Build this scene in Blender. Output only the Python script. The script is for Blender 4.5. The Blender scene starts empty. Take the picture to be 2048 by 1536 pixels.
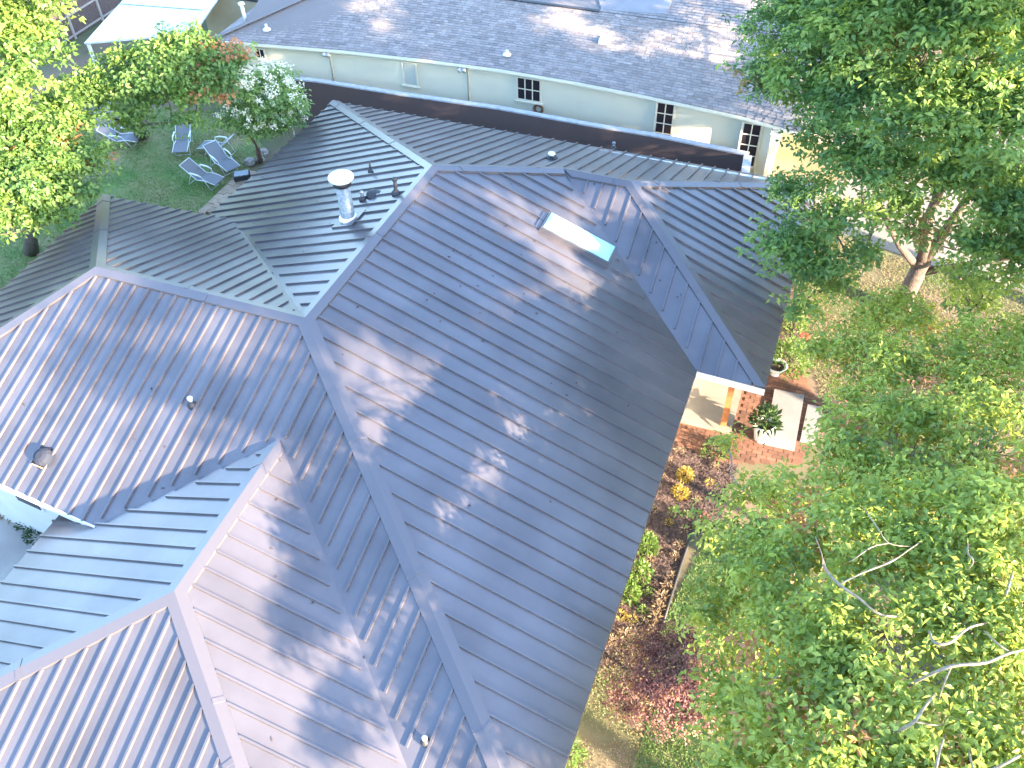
import bpy, bmesh, math, random
import numpy as np
from mathutils import Vector, Matrix

rng = np.random.default_rng(7)
random.seed(7)
sc = bpy.context.scene
COL = sc.collection

# ------------------------------------------------------------------ camera
C = (8.8921, -11.270448, 17.360574); R = (0.938467, 0.344733, -0.020931); U = (-0.233529, 0.678052, 0.696929); F = (-0.254447, 0.649157, -0.716835); LENS = 31.4509
cd = bpy.data.cameras.new('camera')
cam = bpy.data.objects.new('camera', cd)
COL.objects.link(cam)
cam.matrix_world = Matrix(((R[0], U[0], -F[0], C[0]), (R[1], U[1], -F[1], C[1]), (R[2], U[2], -F[2], C[2]), (0, 0, 0, 1)))
cd.sensor_width = 36
cd.lens = LENS
cd.clip_start = 0.1
cd.clip_end = 1000
sc.camera = cam

# ------------------------------------------------------------------ light
SUN_EL, SUN_AZ = math.radians(16), math.radians(-19)      # azimuth from +X, counter-clockwise
w = bpy.data.worlds.new('World')
sc.world = w
w.use_nodes = True
nt = w.node_tree
nt.nodes.clear()
sky = nt.nodes.new('ShaderNodeTexSky')
sky.sky_type = 'NISHITA'
sky.sun_disc = False
sky.sun_elevation = SUN_EL
sky.sun_rotation = math.radians(90) - SUN_AZ
sky.air_density = 1.0
sky.dust_density = 0.6
sky.ozone_density = 2.2
bg = nt.nodes.new('ShaderNodeBackground')
bg.inputs['Strength'].default_value = 0.14
out = nt.nodes.new('ShaderNodeOutputWorld')
nt.links.new(sky.outputs[0], bg.inputs[0])
nt.links.new(bg.outputs[0], out.inputs[0])
sd = bpy.data.lights.new('sun', 'SUN')
sd.energy = 4.0
sd.angle = math.radians(0.6)
sd.color = (1.0, 0.79, 0.57)
sun = bpy.data.objects.new('sun', sd)
COL.objects.link(sun)
sdir = Vector((math.cos(SUN_AZ) * math.cos(SUN_EL), math.sin(SUN_AZ) * math.cos(SUN_EL), math.sin(SUN_EL)))
sun.rotation_euler = sdir.to_track_quat('Z', 'Y').to_euler()
sc.view_settings.view_transform = 'Standard'
sc.view_settings.look = 'None'
sc.view_settings.exposure = 3.5
sc.view_settings.gamma = 1
sc.view_settings.use_curve_mapping = False
sc.render.engine = 'CYCLES'
sc.cycles.max_bounces = 6
sc.cycles.transparent_max_bounces = 8
sc.cycles.use_denoising = True

# ------------------------------------------------------------------ materials
def mat(name, color, rough=0.8, metal=0.0, spec=0.5, noise=None, bump=None, tint=None, vary=0.0, trans=None, coat=0.0):
    """color: base; noise: (scale, other colour, contrast, detail); bump: (scale, strength, distance);
    tint: colour ramp stops driven by the mesh's tint attribute; vary: random value change per object."""
    m = bpy.data.materials.new(name)
    m.use_nodes = True
    t = m.node_tree
    b = t.nodes['Principled BSDF']
    b.inputs['Base Color'].default_value = (*color, 1)
    b.inputs['Roughness'].default_value = rough
    b.inputs['Metallic'].default_value = metal
    b.inputs['Specular IOR Level'].default_value = spec
    b.inputs['Coat Weight'].default_value = coat
    geo = t.nodes.new('ShaderNodeNewGeometry')
    src = None
    if tint:
        at_ = t.nodes.new('ShaderNodeAttribute'); at_.attribute_name = 'tint'
        rp = t.nodes.new('ShaderNodeValToRGB')
        el = rp.color_ramp.elements
        while len(el) > 1: el.remove(el[0])
        el[0].position = tint[0][0]; el[0].color = (*tint[0][1], 1)
        for p_, c_ in tint[1:]:
            e = el.new(p_); e.color = (*c_, 1)
        t.links.new(at_.outputs['Fac'], rp.inputs[0])
        src = rp.outputs[0]
    if noise:
        n = t.nodes.new('ShaderNodeTexNoise')
        n.inputs['Scale'].default_value = noise[0]
        n.inputs['Detail'].default_value = noise[3] if len(noise) > 3 else 5
        t.links.new(geo.outputs['Position'], n.inputs['Vector'])
        rp = t.nodes.new('ShaderNodeValToRGB')
        c = noise[2]
        rp.color_ramp.elements[0].position = 0.5 - c
        rp.color_ramp.elements[1].position = 0.5 + c
        t.links.new(n.outputs['Fac'], rp.inputs[0])
        mx = t.nodes.new('ShaderNodeMixRGB')
        t.links.new(rp.outputs[0], mx.inputs[0])
        if src: t.links.new(src, mx.inputs[1])
        else: mx.inputs[1].default_value = (*color, 1)
        mx.inputs[2].default_value = (*noise[1], 1)
        src = mx.outputs[0]
    if vary:
        oi = t.nodes.new('ShaderNodeObjectInfo')
        mr = t.nodes.new('ShaderNodeMapRange')
        mr.inputs['To Min'].default_value = 1 - vary
        mr.inputs['To Max'].default_value = 1 + vary
        t.links.new(oi.outputs['Random'], mr.inputs['Value'])
        hs = t.nodes.new('ShaderNodeHueSaturation')
        t.links.new(mr.outputs[0], hs.inputs['Value'])
        if src: t.links.new(src, hs.inputs['Color'])
        else: hs.inputs['Color'].default_value = (*color, 1)
        src = hs.outputs[0]
    if src: t.links.new(src, b.inputs['Base Color'])
    if bump:
        n2 = t.nodes.new('ShaderNodeTexNoise')
        n2.inputs['Scale'].default_value = bump[0]
        n2.inputs['Detail'].default_value = 4
        t.links.new(geo.outputs['Position'], n2.inputs['Vector'])
        bp = t.nodes.new('ShaderNodeBump')
        bp.inputs['Strength'].default_value = bump[1]
        bp.inputs['Distance'].default_value = bump[2]
        t.links.new(n2.outputs['Fac'], bp.inputs['Height'])
        t.links.new(bp.outputs[0], b.inputs['Normal'])
    if trans:
        tr = t.nodes.new('ShaderNodeBsdfTranslucent')
        if src:
            hs = t.nodes.new('ShaderNodeHueSaturation')
            hs.inputs['Hue'].default_value = 0.485
            hs.inputs['Saturation'].default_value = 1.05
            hs.inputs['Value'].default_value = trans[1]
            t.links.new(src, hs.inputs['Color'])
            t.links.new(hs.outputs[0], tr.inputs[0])
        mxs = t.nodes.new('ShaderNodeMixShader')
        mxs.inputs[0].default_value = trans[0]
        o = t.nodes['Material Output']
        t.links.new(b.outputs[0], mxs.inputs[1])
        t.links.new(tr.outputs[0], mxs.inputs[2])
        t.links.new(mxs.outputs[0], o.inputs['Surface'])
    return m

M = {}
M['roof'] = mat('charcoal_steel', (0.130, 0.119, 0.128), 0.31, 0.55, 0.6, noise=(0.8, (0.182, 0.168, 0.180), 0.2, 9), vary=0.07, bump=(1.3, 0.25, 0.02), coat=0.0)
M['cap'] = mat('charcoal_trim', (0.155, 0.142, 0.152), 0.30, 0.5, 0.6, bump=(2.0, 0.2, 0.012))
M['white'] = mat('white_paint', (0.78, 0.78, 0.76), 0.5, noise=(3, (0.66, 0.65, 0.61), 0.2))
M['stucco'] = mat('white_stucco', (0.70, 0.70, 0.68), 0.9, noise=(1.2, (0.58, 0.58, 0.56), 0.25), bump=(40, 0.3, 0.01))
M['cream'] = mat('cream_siding', (0.70, 0.69, 0.54), 0.85, noise=(0.7, (0.64, 0.63, 0.49), 0.25), bump=(30, 0.25, 0.01))
M['creamtrim'] = mat('cream_trim', (0.70, 0.68, 0.55), 0.7)
M['shingle'] = mat('asphalt_shingle', (0.2, 0.17, 0.16), 0.95, tint=[(0, (0.16, 0.142, 0.138)), (0.5, (0.29, 0.255, 0.245)), (1, (0.43, 0.38, 0.355))], noise=(60, (0.21, 0.187, 0.18), 0.12))
M['brownwall'] = mat('dark_brown_paint', (0.085, 0.058, 0.056), 0.8, noise=(2.0, (0.078, 0.054, 0.052), 0.25), bump=(25, 0.2, 0.01))
M['coping'] = mat('grey_coping', (0.42, 0.42, 0.44), 0.8, noise=(6, (0.30, 0.30, 0.32), 0.2))
M['galv'] = mat('galvanised_steel', (0.26, 0.28, 0.30), 0.45, 0.4, noise=(14, (0.15, 0.17, 0.19), 0.15, 3))
M['pale'] = mat('pale_cap_metal', (0.80, 0.80, 0.76), 0.3, 0.2)
M['hood'] = mat('painted_hood', (0.03, 0.035, 0.05), 0.8, 0, 0.15)
M['black'] = mat('black_rubber', (0.03, 0.03, 0.035), 0.6)
M['pvc'] = mat('pale_pipe', (0.62, 0.60, 0.52), 0.5)
M['acrylic'] = mat('pale_acrylic', (0.36, 0.66, 0.68), 0.18, 0.0, 0.6)
M['glass'] = mat('dark_glass', (0.03, 0.025, 0.03), 0.08)
M['frost'] = mat('frosted_glass', (0.48, 0.52, 0.46), 0.4)
M['lawn'] = mat('lawn_turf', (0.12, 0.21, 0.06), 0.95, noise=(0.55, (0.30, 0.24, 0.13), 0.16, 6), bump=(40, 0.6, 0.04))
M['grassblade'] = mat('grass_blade', (0.06, 0.13, 0.035), 0.8, tint=[(0, (0.10, 0.20, 0.055)), (0.75, (0.15, 0.26, 0.075)), (1, (0.30, 0.24, 0.13))], trans=(0.3, 1.3))
M['dirt'] = mat('dry_soil', (0.19, 0.135, 0.095), 1.0, noise=(0.5, (0.085, 0.105, 0.042), 0.14, 7), bump=(45, 0.35, 0.02))
M['mulch'] = mat('bark_mulch', (0.058, 0.036, 0.034), 1.0, noise=(9, (0.125, 0.085, 0.075), 0.16, 6), bump=(18, 1.0, 0.05))
M['chip'] = mat('bark_chip', (0.08, 0.05, 0.045), 1.0, tint=[(0, (0.025, 0.016, 0.016)), (0.7, (0.065, 0.042, 0.038)), (1, (0.13, 0.09, 0.075))])
M['conc'] = mat('pale_concrete', (0.50, 0.48, 0.45), 0.9, noise=(1.3, (0.38, 0.36, 0.34), 0.2, 6), bump=(30, 0.2, 0.01))
M['stone2'] = mat('porch_concrete', (0.25, 0.225, 0.19), 0.9, noise=(2, (0.19, 0.17, 0.145), 0.2))
M['drive'] = mat('drive_gravel_dust', (0.42, 0.39, 0.36), 0.95, noise=(0.8, (0.27, 0.25, 0.24), 0.2, 7), bump=(25, 0.4, 0.02))
M['street'] = mat('worn_street', (0.24, 0.22, 0.20), 0.95, noise=(1.0, (0.17, 0.155, 0.14), 0.2, 6))
M['sand'] = mat('sandstone_edging', (0.40, 0.30, 0.22), 0.9, noise=(4, (0.30, 0.21, 0.15), 0.2), vary=0.12)
M['brick'] = mat('red_brick', (0.21, 0.095, 0.060), 0.95, noise=(3, (0.12, 0.065, 0.045), 0.25), vary=0.3)
M['redsoil'] = mat('brick_dust', (0.26, 0.12, 0.07), 1.0, noise=(3, (0.16, 0.08, 0.055), 0.2), bump=(20, 0.4, 0.02))
M['slab'] = mat('paver_slab', (0.24, 0.23, 0.228), 0.85, noise=(3, (0.19, 0.18, 0.178), 0.22))
M['post'] = mat('orange_cedar', (0.42, 0.16, 0.055), 0.6, noise=(8, (0.32, 0.11, 0.04), 0.2))
M['pot'] = mat('white_ceramic', (0.85, 0.85, 0.84), 0.25)
M['stone'] = mat('grey_stone', (0.36, 0.33, 0.30), 0.9, noise=(8, (0.22, 0.20, 0.18), 0.2), bump=(14, 0.6, 0.03))
M['tanstone'] = mat('tan_stone', (0.55, 0.38, 0.22), 0.9, noise=(8, (0.42, 0.28, 0.16), 0.2))
M['bark'] = mat('grey_bark', (0.13, 0.10, 0.085), 0.95, noise=(9, (0.07, 0.055, 0.05), 0.2), bump=(22, 0.8, 0.03))
M['palebark'] = mat('pale_bark', (0.27, 0.225, 0.17), 0.95, noise=(16, (0.13, 0.105, 0.08), 0.22), bump=(20, 0.5, 0.02))
M['redbark'] = mat('brown_bark', (0.20, 0.11, 0.075), 0.95, noise=(7, (0.12, 0.07, 0.05), 0.2))
M['sling'] = mat('grey_sling_fabric', (0.22, 0.225, 0.245), 0.8, noise=(120, (0.15, 0.155, 0.17), 0.2), vary=0.08)
M['frame'] = mat('pale_tube', (0.66, 0.70, 0.70), 0.35, 0.2)
M['armw'] = mat('white_armrest', (0.80, 0.84, 0.84), 0.4)
M['sheet'] = mat('pale_sheet_roof', (0.62, 0.68, 0.70), 0.35, 0.2, noise=(0.6, (0.54, 0.60, 0.62), 0.2))
M['beige'] = mat('beige_wall', (0.50, 0.42, 0.29), 0.9, noise=(1.5, (0.42, 0.35, 0.24), 0.2))
M['weave'] = mat('brown_lattice_board', (0.17, 0.12, 0.105), 0.9, noise=(14, (0.10, 0.07, 0.065), 0.2))
M['rail'] = mat('weathered_batten', (0.42, 0.36, 0.31), 0.9)
M['flat'] = mat('grey_membrane', (0.26, 0.25, 0.26), 0.9, noise=(2, (0.21, 0.20, 0.21), 0.2))
M['carblue'] = mat('blue_tarp', (0.08, 0.12, 0.35), 0.5)
def leafmat(name, dark, mid, light, dead, tr=(0.42, 1.9), rough=0.5):
    return mat(name, mid, rough, tint=[(0, dark), (0.45, mid), (0.90, light), (0.945, light), (0.955, dead), (1, dead)], trans=tr)
M['leafA'] = leafmat('ash_leaf', (0.13, 0.195, 0.045), (0.28, 0.355, 0.070), (0.44, 0.49, 0.12), (0.42, 0.22, 0.10), (0.5, 1.7))
M['leafB'] = leafmat('maple_leaf', (0.085, 0.165, 0.058), (0.175, 0.285, 0.080), (0.32, 0.41, 0.10), (0.33, 0.24, 0.09), (0.5, 1.7))
M['leafL'] = leafmat('sweetgum_leaf', (0.070, 0.140, 0.038), (0.125, 0.215, 0.048), (0.20, 0.29, 0.065), (0.42, 0.20, 0.085))
M['leafD'] = leafmat('myrtle_leaf', (0.10, 0.18, 0.06), (0.18, 0.28, 0.08), (0.25, 0.35, 0.10), (0.72, 0.66, 0.42))
M['leafR'] = leafmat('red_maple_leaf', (0.15, 0.060, 0.062), (0.24, 0.105, 0.095), (0.34, 0.19, 0.14), (0.46, 0.30, 0.15), (0.25, 1.1))
M['leafG'] = leafmat('border_leaf', (0.05, 0.11, 0.03), (0.10, 0.18, 0.045), (0.16, 0.25, 0.06), (0.25, 0.25, 0.06))
M['leafY'] = leafmat('gold_leaf', (0.20, 0.17, 0.04), (0.33, 0.27, 0.06), (0.46, 0.38, 0.10), (0.45, 0.30, 0.08))
M['leafT'] = leafmat('straw_leaf', (0.15, 0.115, 0.075), (0.25, 0.19, 0.12), (0.36, 0.29, 0.19), (0.5, 0.3, 0.2))
M['leafK'] = leafmat('dark_leaf', (0.02, 0.045, 0.02), (0.03, 0.065, 0.025), (0.06, 0.11, 0.035), (0.2, 0.25, 0.05))
M['petal'] = mat('cream_petal', (0.85, 0.80, 0.60), 0.7, trans=(0.3, 1.0))
M['redpetal'] = mat('red_petal', (0.70, 0.06, 0.03), 0.6)

# ------------------------------------------------------------------ helpers
def tag(o, label=None, cat=None, group=None, kind=None):
    if label: o['label'] = label
    if cat: o['category'] = cat
    if group: o['group'] = group
    if kind: o['kind'] = kind
    return o
def link(name, me, m, parent=None):
    if m is not None and not me.materials: me.materials.append(m)
    o = bpy.data.objects.new(name, me)
    COL.objects.link(o)
    if parent is not None: o.parent = parent
    return o
def empty(name, label, cat, loc=(0, 0, 0), rz=0.0, group=None):
    o = bpy.data.objects.new(name, None)
    COL.objects.link(o)
    o.location = loc; o.rotation_euler = (0, 0, rz); o.empty_display_size = 0.2
    return tag(o, label, cat, group)
def copy_tree(o, parent=None):
    c = o.copy(); COL.objects.link(c)
    if parent is not None: c.parent = parent
    for ch in list(o.children): copy_tree(ch, c)
    return c
class MB:
    """collects vertices and faces for one mesh object"""
    def __init__(s): s.v = []; s.f = []
    def add(s, vs, fs):
        n = len(s.v); s.v += [tuple(map(float, v)) for v in vs]; s.f += [tuple(i + n for i in f) for f in fs]; return s
    def box(s, lo, hi):
        (a, b, c), (d, e, f) = lo, hi
        return s.add([(a, b, c), (d, b, c), (d, e, c), (a, e, c), (a, b, f), (d, b, f), (d, e, f), (a, e, f)],
                     [(3, 2, 1, 0), (4, 5, 6, 7), (0, 1, 5, 4), (1, 2, 6, 5), (2, 3, 7, 6), (3, 0, 4, 7)])
    def bar(s, p, q, wd, ht, up=(0, 0, 1), top=1.0):
        """a box beam from p to q, its bottom on the line, wd wide and ht high along up"""
        p, q, up = Vector(p), Vector(q), Vector(up)
        d = (q - p).normalized(); x = d.cross(up).normalized() * wd / 2; h = up.normalized() * ht
        vs = [p - x, p + x, q + x, q - x, p - x * top + h, p + x * top + h, q + x * top + h, q - x * top + h]
        return s.add(vs, [(3, 2, 1, 0), (4, 5, 6, 7), (0, 1, 5, 4), (1, 2, 6, 5), (2, 3, 7, 6), (3, 0, 4, 7)])
    def prism(s, poly, dz):
        """poly: 3D points (counter-clockwise from above), extruded down by dz"""
        n = len(poly)
        vs = [tuple(p) for p in poly] + [(p[0], p[1], p[2] - dz) for p in poly]
        fs = [tuple(range(n)), tuple(range(2 * n - 1, n - 1, -1))] + [(i, i + n, (i + 1) % n + n, (i + 1) % n) for i in range(n)]
        return s.add(vs, fs)
    def tube(s, pts, rad, n=8, cap=True):
        pts = [Vector(p) for p in pts]
        if not hasattr(rad, '__len__'): rad = [rad] * len(pts)
        base = len(s.v); prev = None
        for i, p in enumerate(pts):
            d = (pts[min(i + 1, len(pts) - 1)] - pts[max(i - 1, 0)])
            if d.length < 1e-6: d = Vector((0, 0, 1))
            d.normalize()
            if prev is None:
                x = d.orthogonal().normalized()
            else:
                x = (prev - d * prev.dot(d)).normalized() if (prev - d * prev.dot(d)).length > 1e-4 else d.orthogonal().normalized()
            prev = x; y = d.cross(x)
            for k in range(n):
                a = 2 * math.pi * k / n
                s.v.append(tuple(p + (x * math.cos(a) + y * math.sin(a)) * rad[i]))
        for i in range(len(pts) - 1):
            for k in range(n):
                a = base + i * n + k; b = base + i * n + (k + 1) % n
                s.f.append((a, b, b + n, a + n))
        if cap:
            s.f.append(tuple(base + k for k in range(n - 1, -1, -1)))
            s.f.append(tuple(base + (len(pts) - 1) * n + k for k in range(n)))
        return s
    def lathe(s, prof, c=(0, 0, 0), n=20):
        base = len(s.v)
        for r, z in prof:
            for k in range(n):
                a = 2 * math.pi * k / n
                s.v.append((c[0] + r * math.cos(a), c[1] + r * math.sin(a), c[2] + z))
        for i in range(len(prof) - 1):
            for k in range(n):
                a = base + i * n + k; b = base + i * n + (k + 1) % n
                s.f.append((a, b, b + n, a + n))
        s.f.append(tuple(base + k for k in range(n - 1, -1, -1)))
        s.f.append(tuple(base + (len(prof) - 1) * n + k for k in range(n)))
        return s
    def mesh(s, name, smooth=False):
        me = bpy.data.meshes.new(name)
        me.from_pydata(s.v, [], s.f)
        if smooth:
            me.polygons.foreach_set('use_smooth', [True] * len(me.polygons))
        me.update()
        return me
    def build(s, name, m, parent=None, smooth=False):
        return link(name, s.mesh(name, smooth), m, parent)
def ground_poly(name, pts, z, m, label=None, thick=None, kind='structure', sub=0.0):
    b = MB()
    P = [(p[0], p[1], z) for p in pts]
    a = sum(P[i][0] * P[(i + 1) % len(P)][1] - P[(i + 1) % len(P)][0] * P[i][1] for i in range(len(P)))
    if a < 0: P.reverse()
    if thick: b.prism(P, thick)
    else: b.add(P, [tuple(range(len(P)))])
    o = b.build(name, m)
    return tag(o, label, kind=kind)
def inside(x, y, poly):
    r = np.zeros(x.shape, bool); n = len(poly)
    for i in range(n):
        x1, y1 = poly[i][0], poly[i][1]; x2, y2 = poly[(i + 1) % n][0], poly[(i + 1) % n][1]
        c = ((y1 > y) != (y2 > y)) & (x < (x2 - x1) * (y - y1) / (y2 - y1 + 1e-12) + x1)
        r ^= c
    return r

def leaf_mesh(name, cen, ax, nor, ln, wd, tint, fold=0.25, droop=0.0):
    """many leaves: two triangles each sharing the midrib"""
    n = len(cen)
    ax = ax / (np.linalg.norm(ax, axis=1, keepdims=True) + 1e-9)
    side = np.cross(nor, ax); side /= (np.linalg.norm(side, axis=1, keepdims=True) + 1e-9)
    nn = np.cross(ax, side)
    ln = np.broadcast_to(ln, n)[:, None]; wd = np.broadcast_to(wd, n)[:, None]
    tip = cen + ax * ln - np.array([0, 0, 1]) * ln * droop
    mid = cen + ax * ln * 0.45
    l = mid + side * wd / 2 + nn * wd * fold
    r = mid - side * wd / 2 + nn * wd * fold
    v = np.stack([cen, l, tip, r], 1).reshape(-1, 3)
    i = np.arange(n) * 4
    loops = np.stack([i, i + 2, i + 1, i, i + 3, i + 2], 1).reshape(-1)
    me = bpy.data.meshes.new(name)
    me.vertices.add(4 * n); me.vertices.foreach_set('co', v.reshape(-1).astype(np.float32))
    me.loops.add(6 * n); me.loops.foreach_set('vertex_index', loops.astype(np.int32))
    me.polygons.add(2 * n); me.polygons.foreach_set('loop_start', (np.arange(2 * n) * 3).astype(np.int32))
    me.update()
    a = me.attributes.new('tint', 'FLOAT', 'POINT')
    a.data.foreach_set('value', np.repeat(np.clip(tint, 0, 1), 4).astype(np.float32))
    return me

# ------------------------------------------------------------------ ground
def ground():
    b = MB(); n = 60
    b.add([(-400, -400, 0), (400, -400, 0), (400, 400, 0), (-400, 400, 0)], [(0, 1, 2, 3)])
    tag(b.build('ground', M['dirt']), 'dry tan soil with thin grass', kind='structure')
ground()
LAWN = [(-14.79, 3.19, 0.00), (-17.63, 9.16, 0.00), (-18.09, 13.38, 0.00), (-15.41, 14.24, 0.00), (-11.47, 14.13, 0.00), (-9.97, 12.74, 0.00), (-9.77, 10.73, 0.00), (-9.83, 8.20, 0.00), (-9.41, 5.01, 0.00), (-9.92, 0.26, 0.00)]
ground_poly('lawn', LAWN, 0.004, M['lawn'], 'green back yard lawn with dry brown patches')
YARD = [(8.71, 1.51, 0.00), (9.43, 0.76, 0.00), (10.10, -1.20, 0.00), (10.09, -4.40, 0.00), (8.35, -5.02, 0.00), (8.50, -3.35, 0.00), (8.23, -1.38, 0.00)]
ground_poly('side_lawn', YARD, 0.004, M['lawn'], 'strip of shaded green lawn beside the mulch bed')
MULCH = [(7.35, 3.95, 0.00), (8.98, 3.90, 0.00), (8.90, 1.72, 0.00), (8.30, 1.25, 0.00), (8.25, -1.39, 0.00), (8.25, -2.33, 0.00), (7.05, -2.64, 0.00), (5.84, 1.42, 0.00), (6.65, 4.06, 0.00)]
ground_poly('mulch_bed', MULCH, 0.010, M['mulch'], 'dark bark mulch bed along the eave')
MULCH2 = [(8.67, 11.13, 0.00), (9.59, 11.44, 0.00), (9.75, 9.14, 0.00), (9.66, 7.30, 0.00), (8.96, 7.06, 0.00)]
ground_poly('mulch_bed', MULCH2, 0.010, M['mulch'], 'dark mulch bed beside the porch roof')
DRIVE = [(-12.88, -3.08, 0.00), (-7.60, -3.47, 0.00), (-6.10, -3.81, 0.00), (-5.78, -4.31, 0.00), (-2.83, -5.79, 0.00), (-3.31, -8.21, 0.00), (-8.94, -7.96, 0.00)]
ground_poly('driveway', DRIVE, 0.012, M['drive'], 'pale dusty concrete driveway by the white wall')
STREET = [(8.77, 16.48, 0.00), (10.33, 14.14, 0.00), (13.08, 13.39, 0.00), (15.89, 12.97, 0.00), (20.34, 13.20, 0.00), (21.15, 19.13, 0.00), (15.11, 17.72, 0.00), (11.27, 17.96, 0.00)]
ground_poly('sidewalk', STREET, 0.012, M['street'], 'pale concrete pavement seen between the tree branches')
ground_poly('street', [(7.48, 20.69, 0.00), (10.20, 18.74, 0.00), (22.75, 20.26, 0.00), (26.15, 30.40, 0.00), (9.46, 26.40, 0.00)], 0.008, M['street'], 'worn street beyond the trees')

def in_house(x, y):
    return ((x > -6.0) & (x < 7.2) & (y > -9.5) & (y < 12.4)) | ((x > -9) & (x < 1) & (y > -4) & (y < 4.5)) | ((x > 0) & (x < 8.9) & (y > 4.3) & (y < 12.4))
def grass(name, label, poly, n, h, dens_noise=True):
    xs = np.array([p[0] for p in poly]); ys = np.array([p[1] for p in poly])
    x = rng.uniform(xs.min(), xs.max(), n * 3); y = rng.uniform(ys.min(), ys.max(), n * 3)
    k = inside(x, y, poly) & ~in_house(x, y)
    x, y = x[k][:n], y[k][:n]; m = len(x)
    dry = 0.45 if name == 'rough_grass' else 0.0
    g = np.sin(x * 1.7 + 1.3 * np.sin(y * 1.1)) * np.sin(y * 1.9 + 1.1 * np.sin(x * 0.8)) + rng.normal(0, .35, m)
    keep = g > -0.75
    x, y, g = x[keep], y[keep], g[keep]; m = len(x)
    cen = np.stack([x, y, np.zeros(m)], 1)
    ax = np.stack([rng.normal(0, .6, m), rng.normal(0, .6, m), np.ones(m)], 1)
    me = leaf_mesh(name, cen, ax, rng.normal(0, 1, (m, 3)), h * rng.uniform(.6, 1.3, m), 0.02, np.clip(0.5 + dry - g * .25 + rng.normal(0, .12, m), 0, 1))
    tag(link(name, me, M['grassblade']), label, 'grass', kind='stuff')
grass('lawn_grass', 'short mown grass blades across the back yard lawn', LAWN, 60000, 0.055)
grass('side_grass', 'short grass blades on the shaded strip beside the mulch bed', YARD, 16000, 0.06)
ROUGH = [(8.25, 15.44, 0.00), (10.04, 13.98, 0.00), (13.09, 13.26, 0.00), (16.42, 12.79, 0.00), (15.79, -2.35, 0.00), (7.30, -5.40, 0.00), (7.12, -2.14, 0.00), (9.46, 1.19, 0.00), (11.05, 4.88, 0.00), (10.12, 8.39, 0.00)]
grass('rough_grass', 'thin dry grass tufts over the bare soil beneath the trees', ROUGH, 100000, 0.05)
# loose bark chips
def chips():
    x = rng.uniform(5, 13, 26000); y = rng.uniform(-6, 14, 26000)
    k = (inside(x, y, MULCH) | inside(x, y, MULCH2)); x, y = x[k], y[k]; m = len(x)
    a = rng.uniform(0, 6.28, m)
    ax = np.stack([np.cos(a), np.sin(a), rng.normal(0, .25, m)], 1)
    nor = np.stack([rng.normal(0, .3, m), rng.normal(0, .3, m), np.ones(m)], 1)
    me = leaf_mesh('mulch_chips', np.stack([x, y, rng.uniform(.015, .04, m)], 1), ax, nor, rng.uniform(.05, .12, m), rng.uniform(.02, .05, m), rng.beta(1.2, 2.2, m))
    tag(link('mulch_chips', me, M['chip']), 'loose bark chips scattered over the mulch beds', 'mulch', kind='stuff')
chips()

# ------------------------------------------------------------------ the main house
PL = {'P1': (-0.3753, 0.01457, 1.0, 5.3), 'P2': (0.00505, 0.41406, 1.0, 7.78456), 'P3': (0.37827, -0.0045, 1.0, 5.3), 'P5': (-0.03784, -0.44028, 1.0, 5.3), 'P6': (-0.01561, 0.4091, 1.0, 5.3), 'P7': (-0.49288, -0.02878, 1.0, 7.79332), 'P8': (-0.00043, -0.41099, 1.0, 0.80225), 'P9': (0.40102, -0.00496, 1.0, 6.09034), 'P10': (-0.37701, -0.0048, 1.0, 4.10418), 'P11': (0.39143, 0.00917, 1.0, 4.48228), 'P12': (-0.00878, -0.4397, 1.0, 6.87074)}      # each roof plane: n.x = d
def I3(*ps):
    A = np.array([PL[p] if isinstance(p, str) else (0, 0, 1, p) for p in ps], float)
    return Vector(np.linalg.solve(A[:, :3], A[:, 3]))
def on_wall(p, q, y):      # the line of roof planes p and q cut at y
    A = np.array([PL[p], PL[q], (0, 1, 0, y)], float) if isinstance(q, str) else np.array([PL[p], (0, 0, 1, q), (0, 1, 0, y)], float)
    return Vector(np.linalg.solve(A[:, :3], A[:, 3]))
V = dict(R3=Vector((0, 0, 5.3)), R1=I3('P1', 'P2', 'P3'), R4=I3('P5', 'P6', 'P7'), E1=I3('P1', 'P2', 2.69), R2=I3('P2', 'P3', 'P8'), R6=I3('P2', 'P8', 'P9'),
         V8=I3('P3', 'P8', 2.46), H8=I3('P8', 'P9', 2.44), H9=I3('P2', 'P9', 2.44), E6=I3('P6', 'P7', 3.2), E5=I3('P5', 'P7', 3.15), Hf=I3('P3', 'P5', 2.46),
         G=I3('P5', 'P10', 'P11'), Gd=I3('P10', 'P11', 'P12'), V10=I3('P5', 'P10', 3.15), V11=I3('P5', 'P11', 2.15), K12=I3('P12', 'P11', 2.15), K10=I3('P12', 'P10', 2.67),
         V6=I3('P1', 'P6', 3.2), W1=on_wall('P1', 2.69, 4.3), W1v=on_wall('P1', 'P6', 4.3), W10=on_wall('P10', 2.67, -4.02), W10v=on_wall('P10', 'P5', -4.02))
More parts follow.
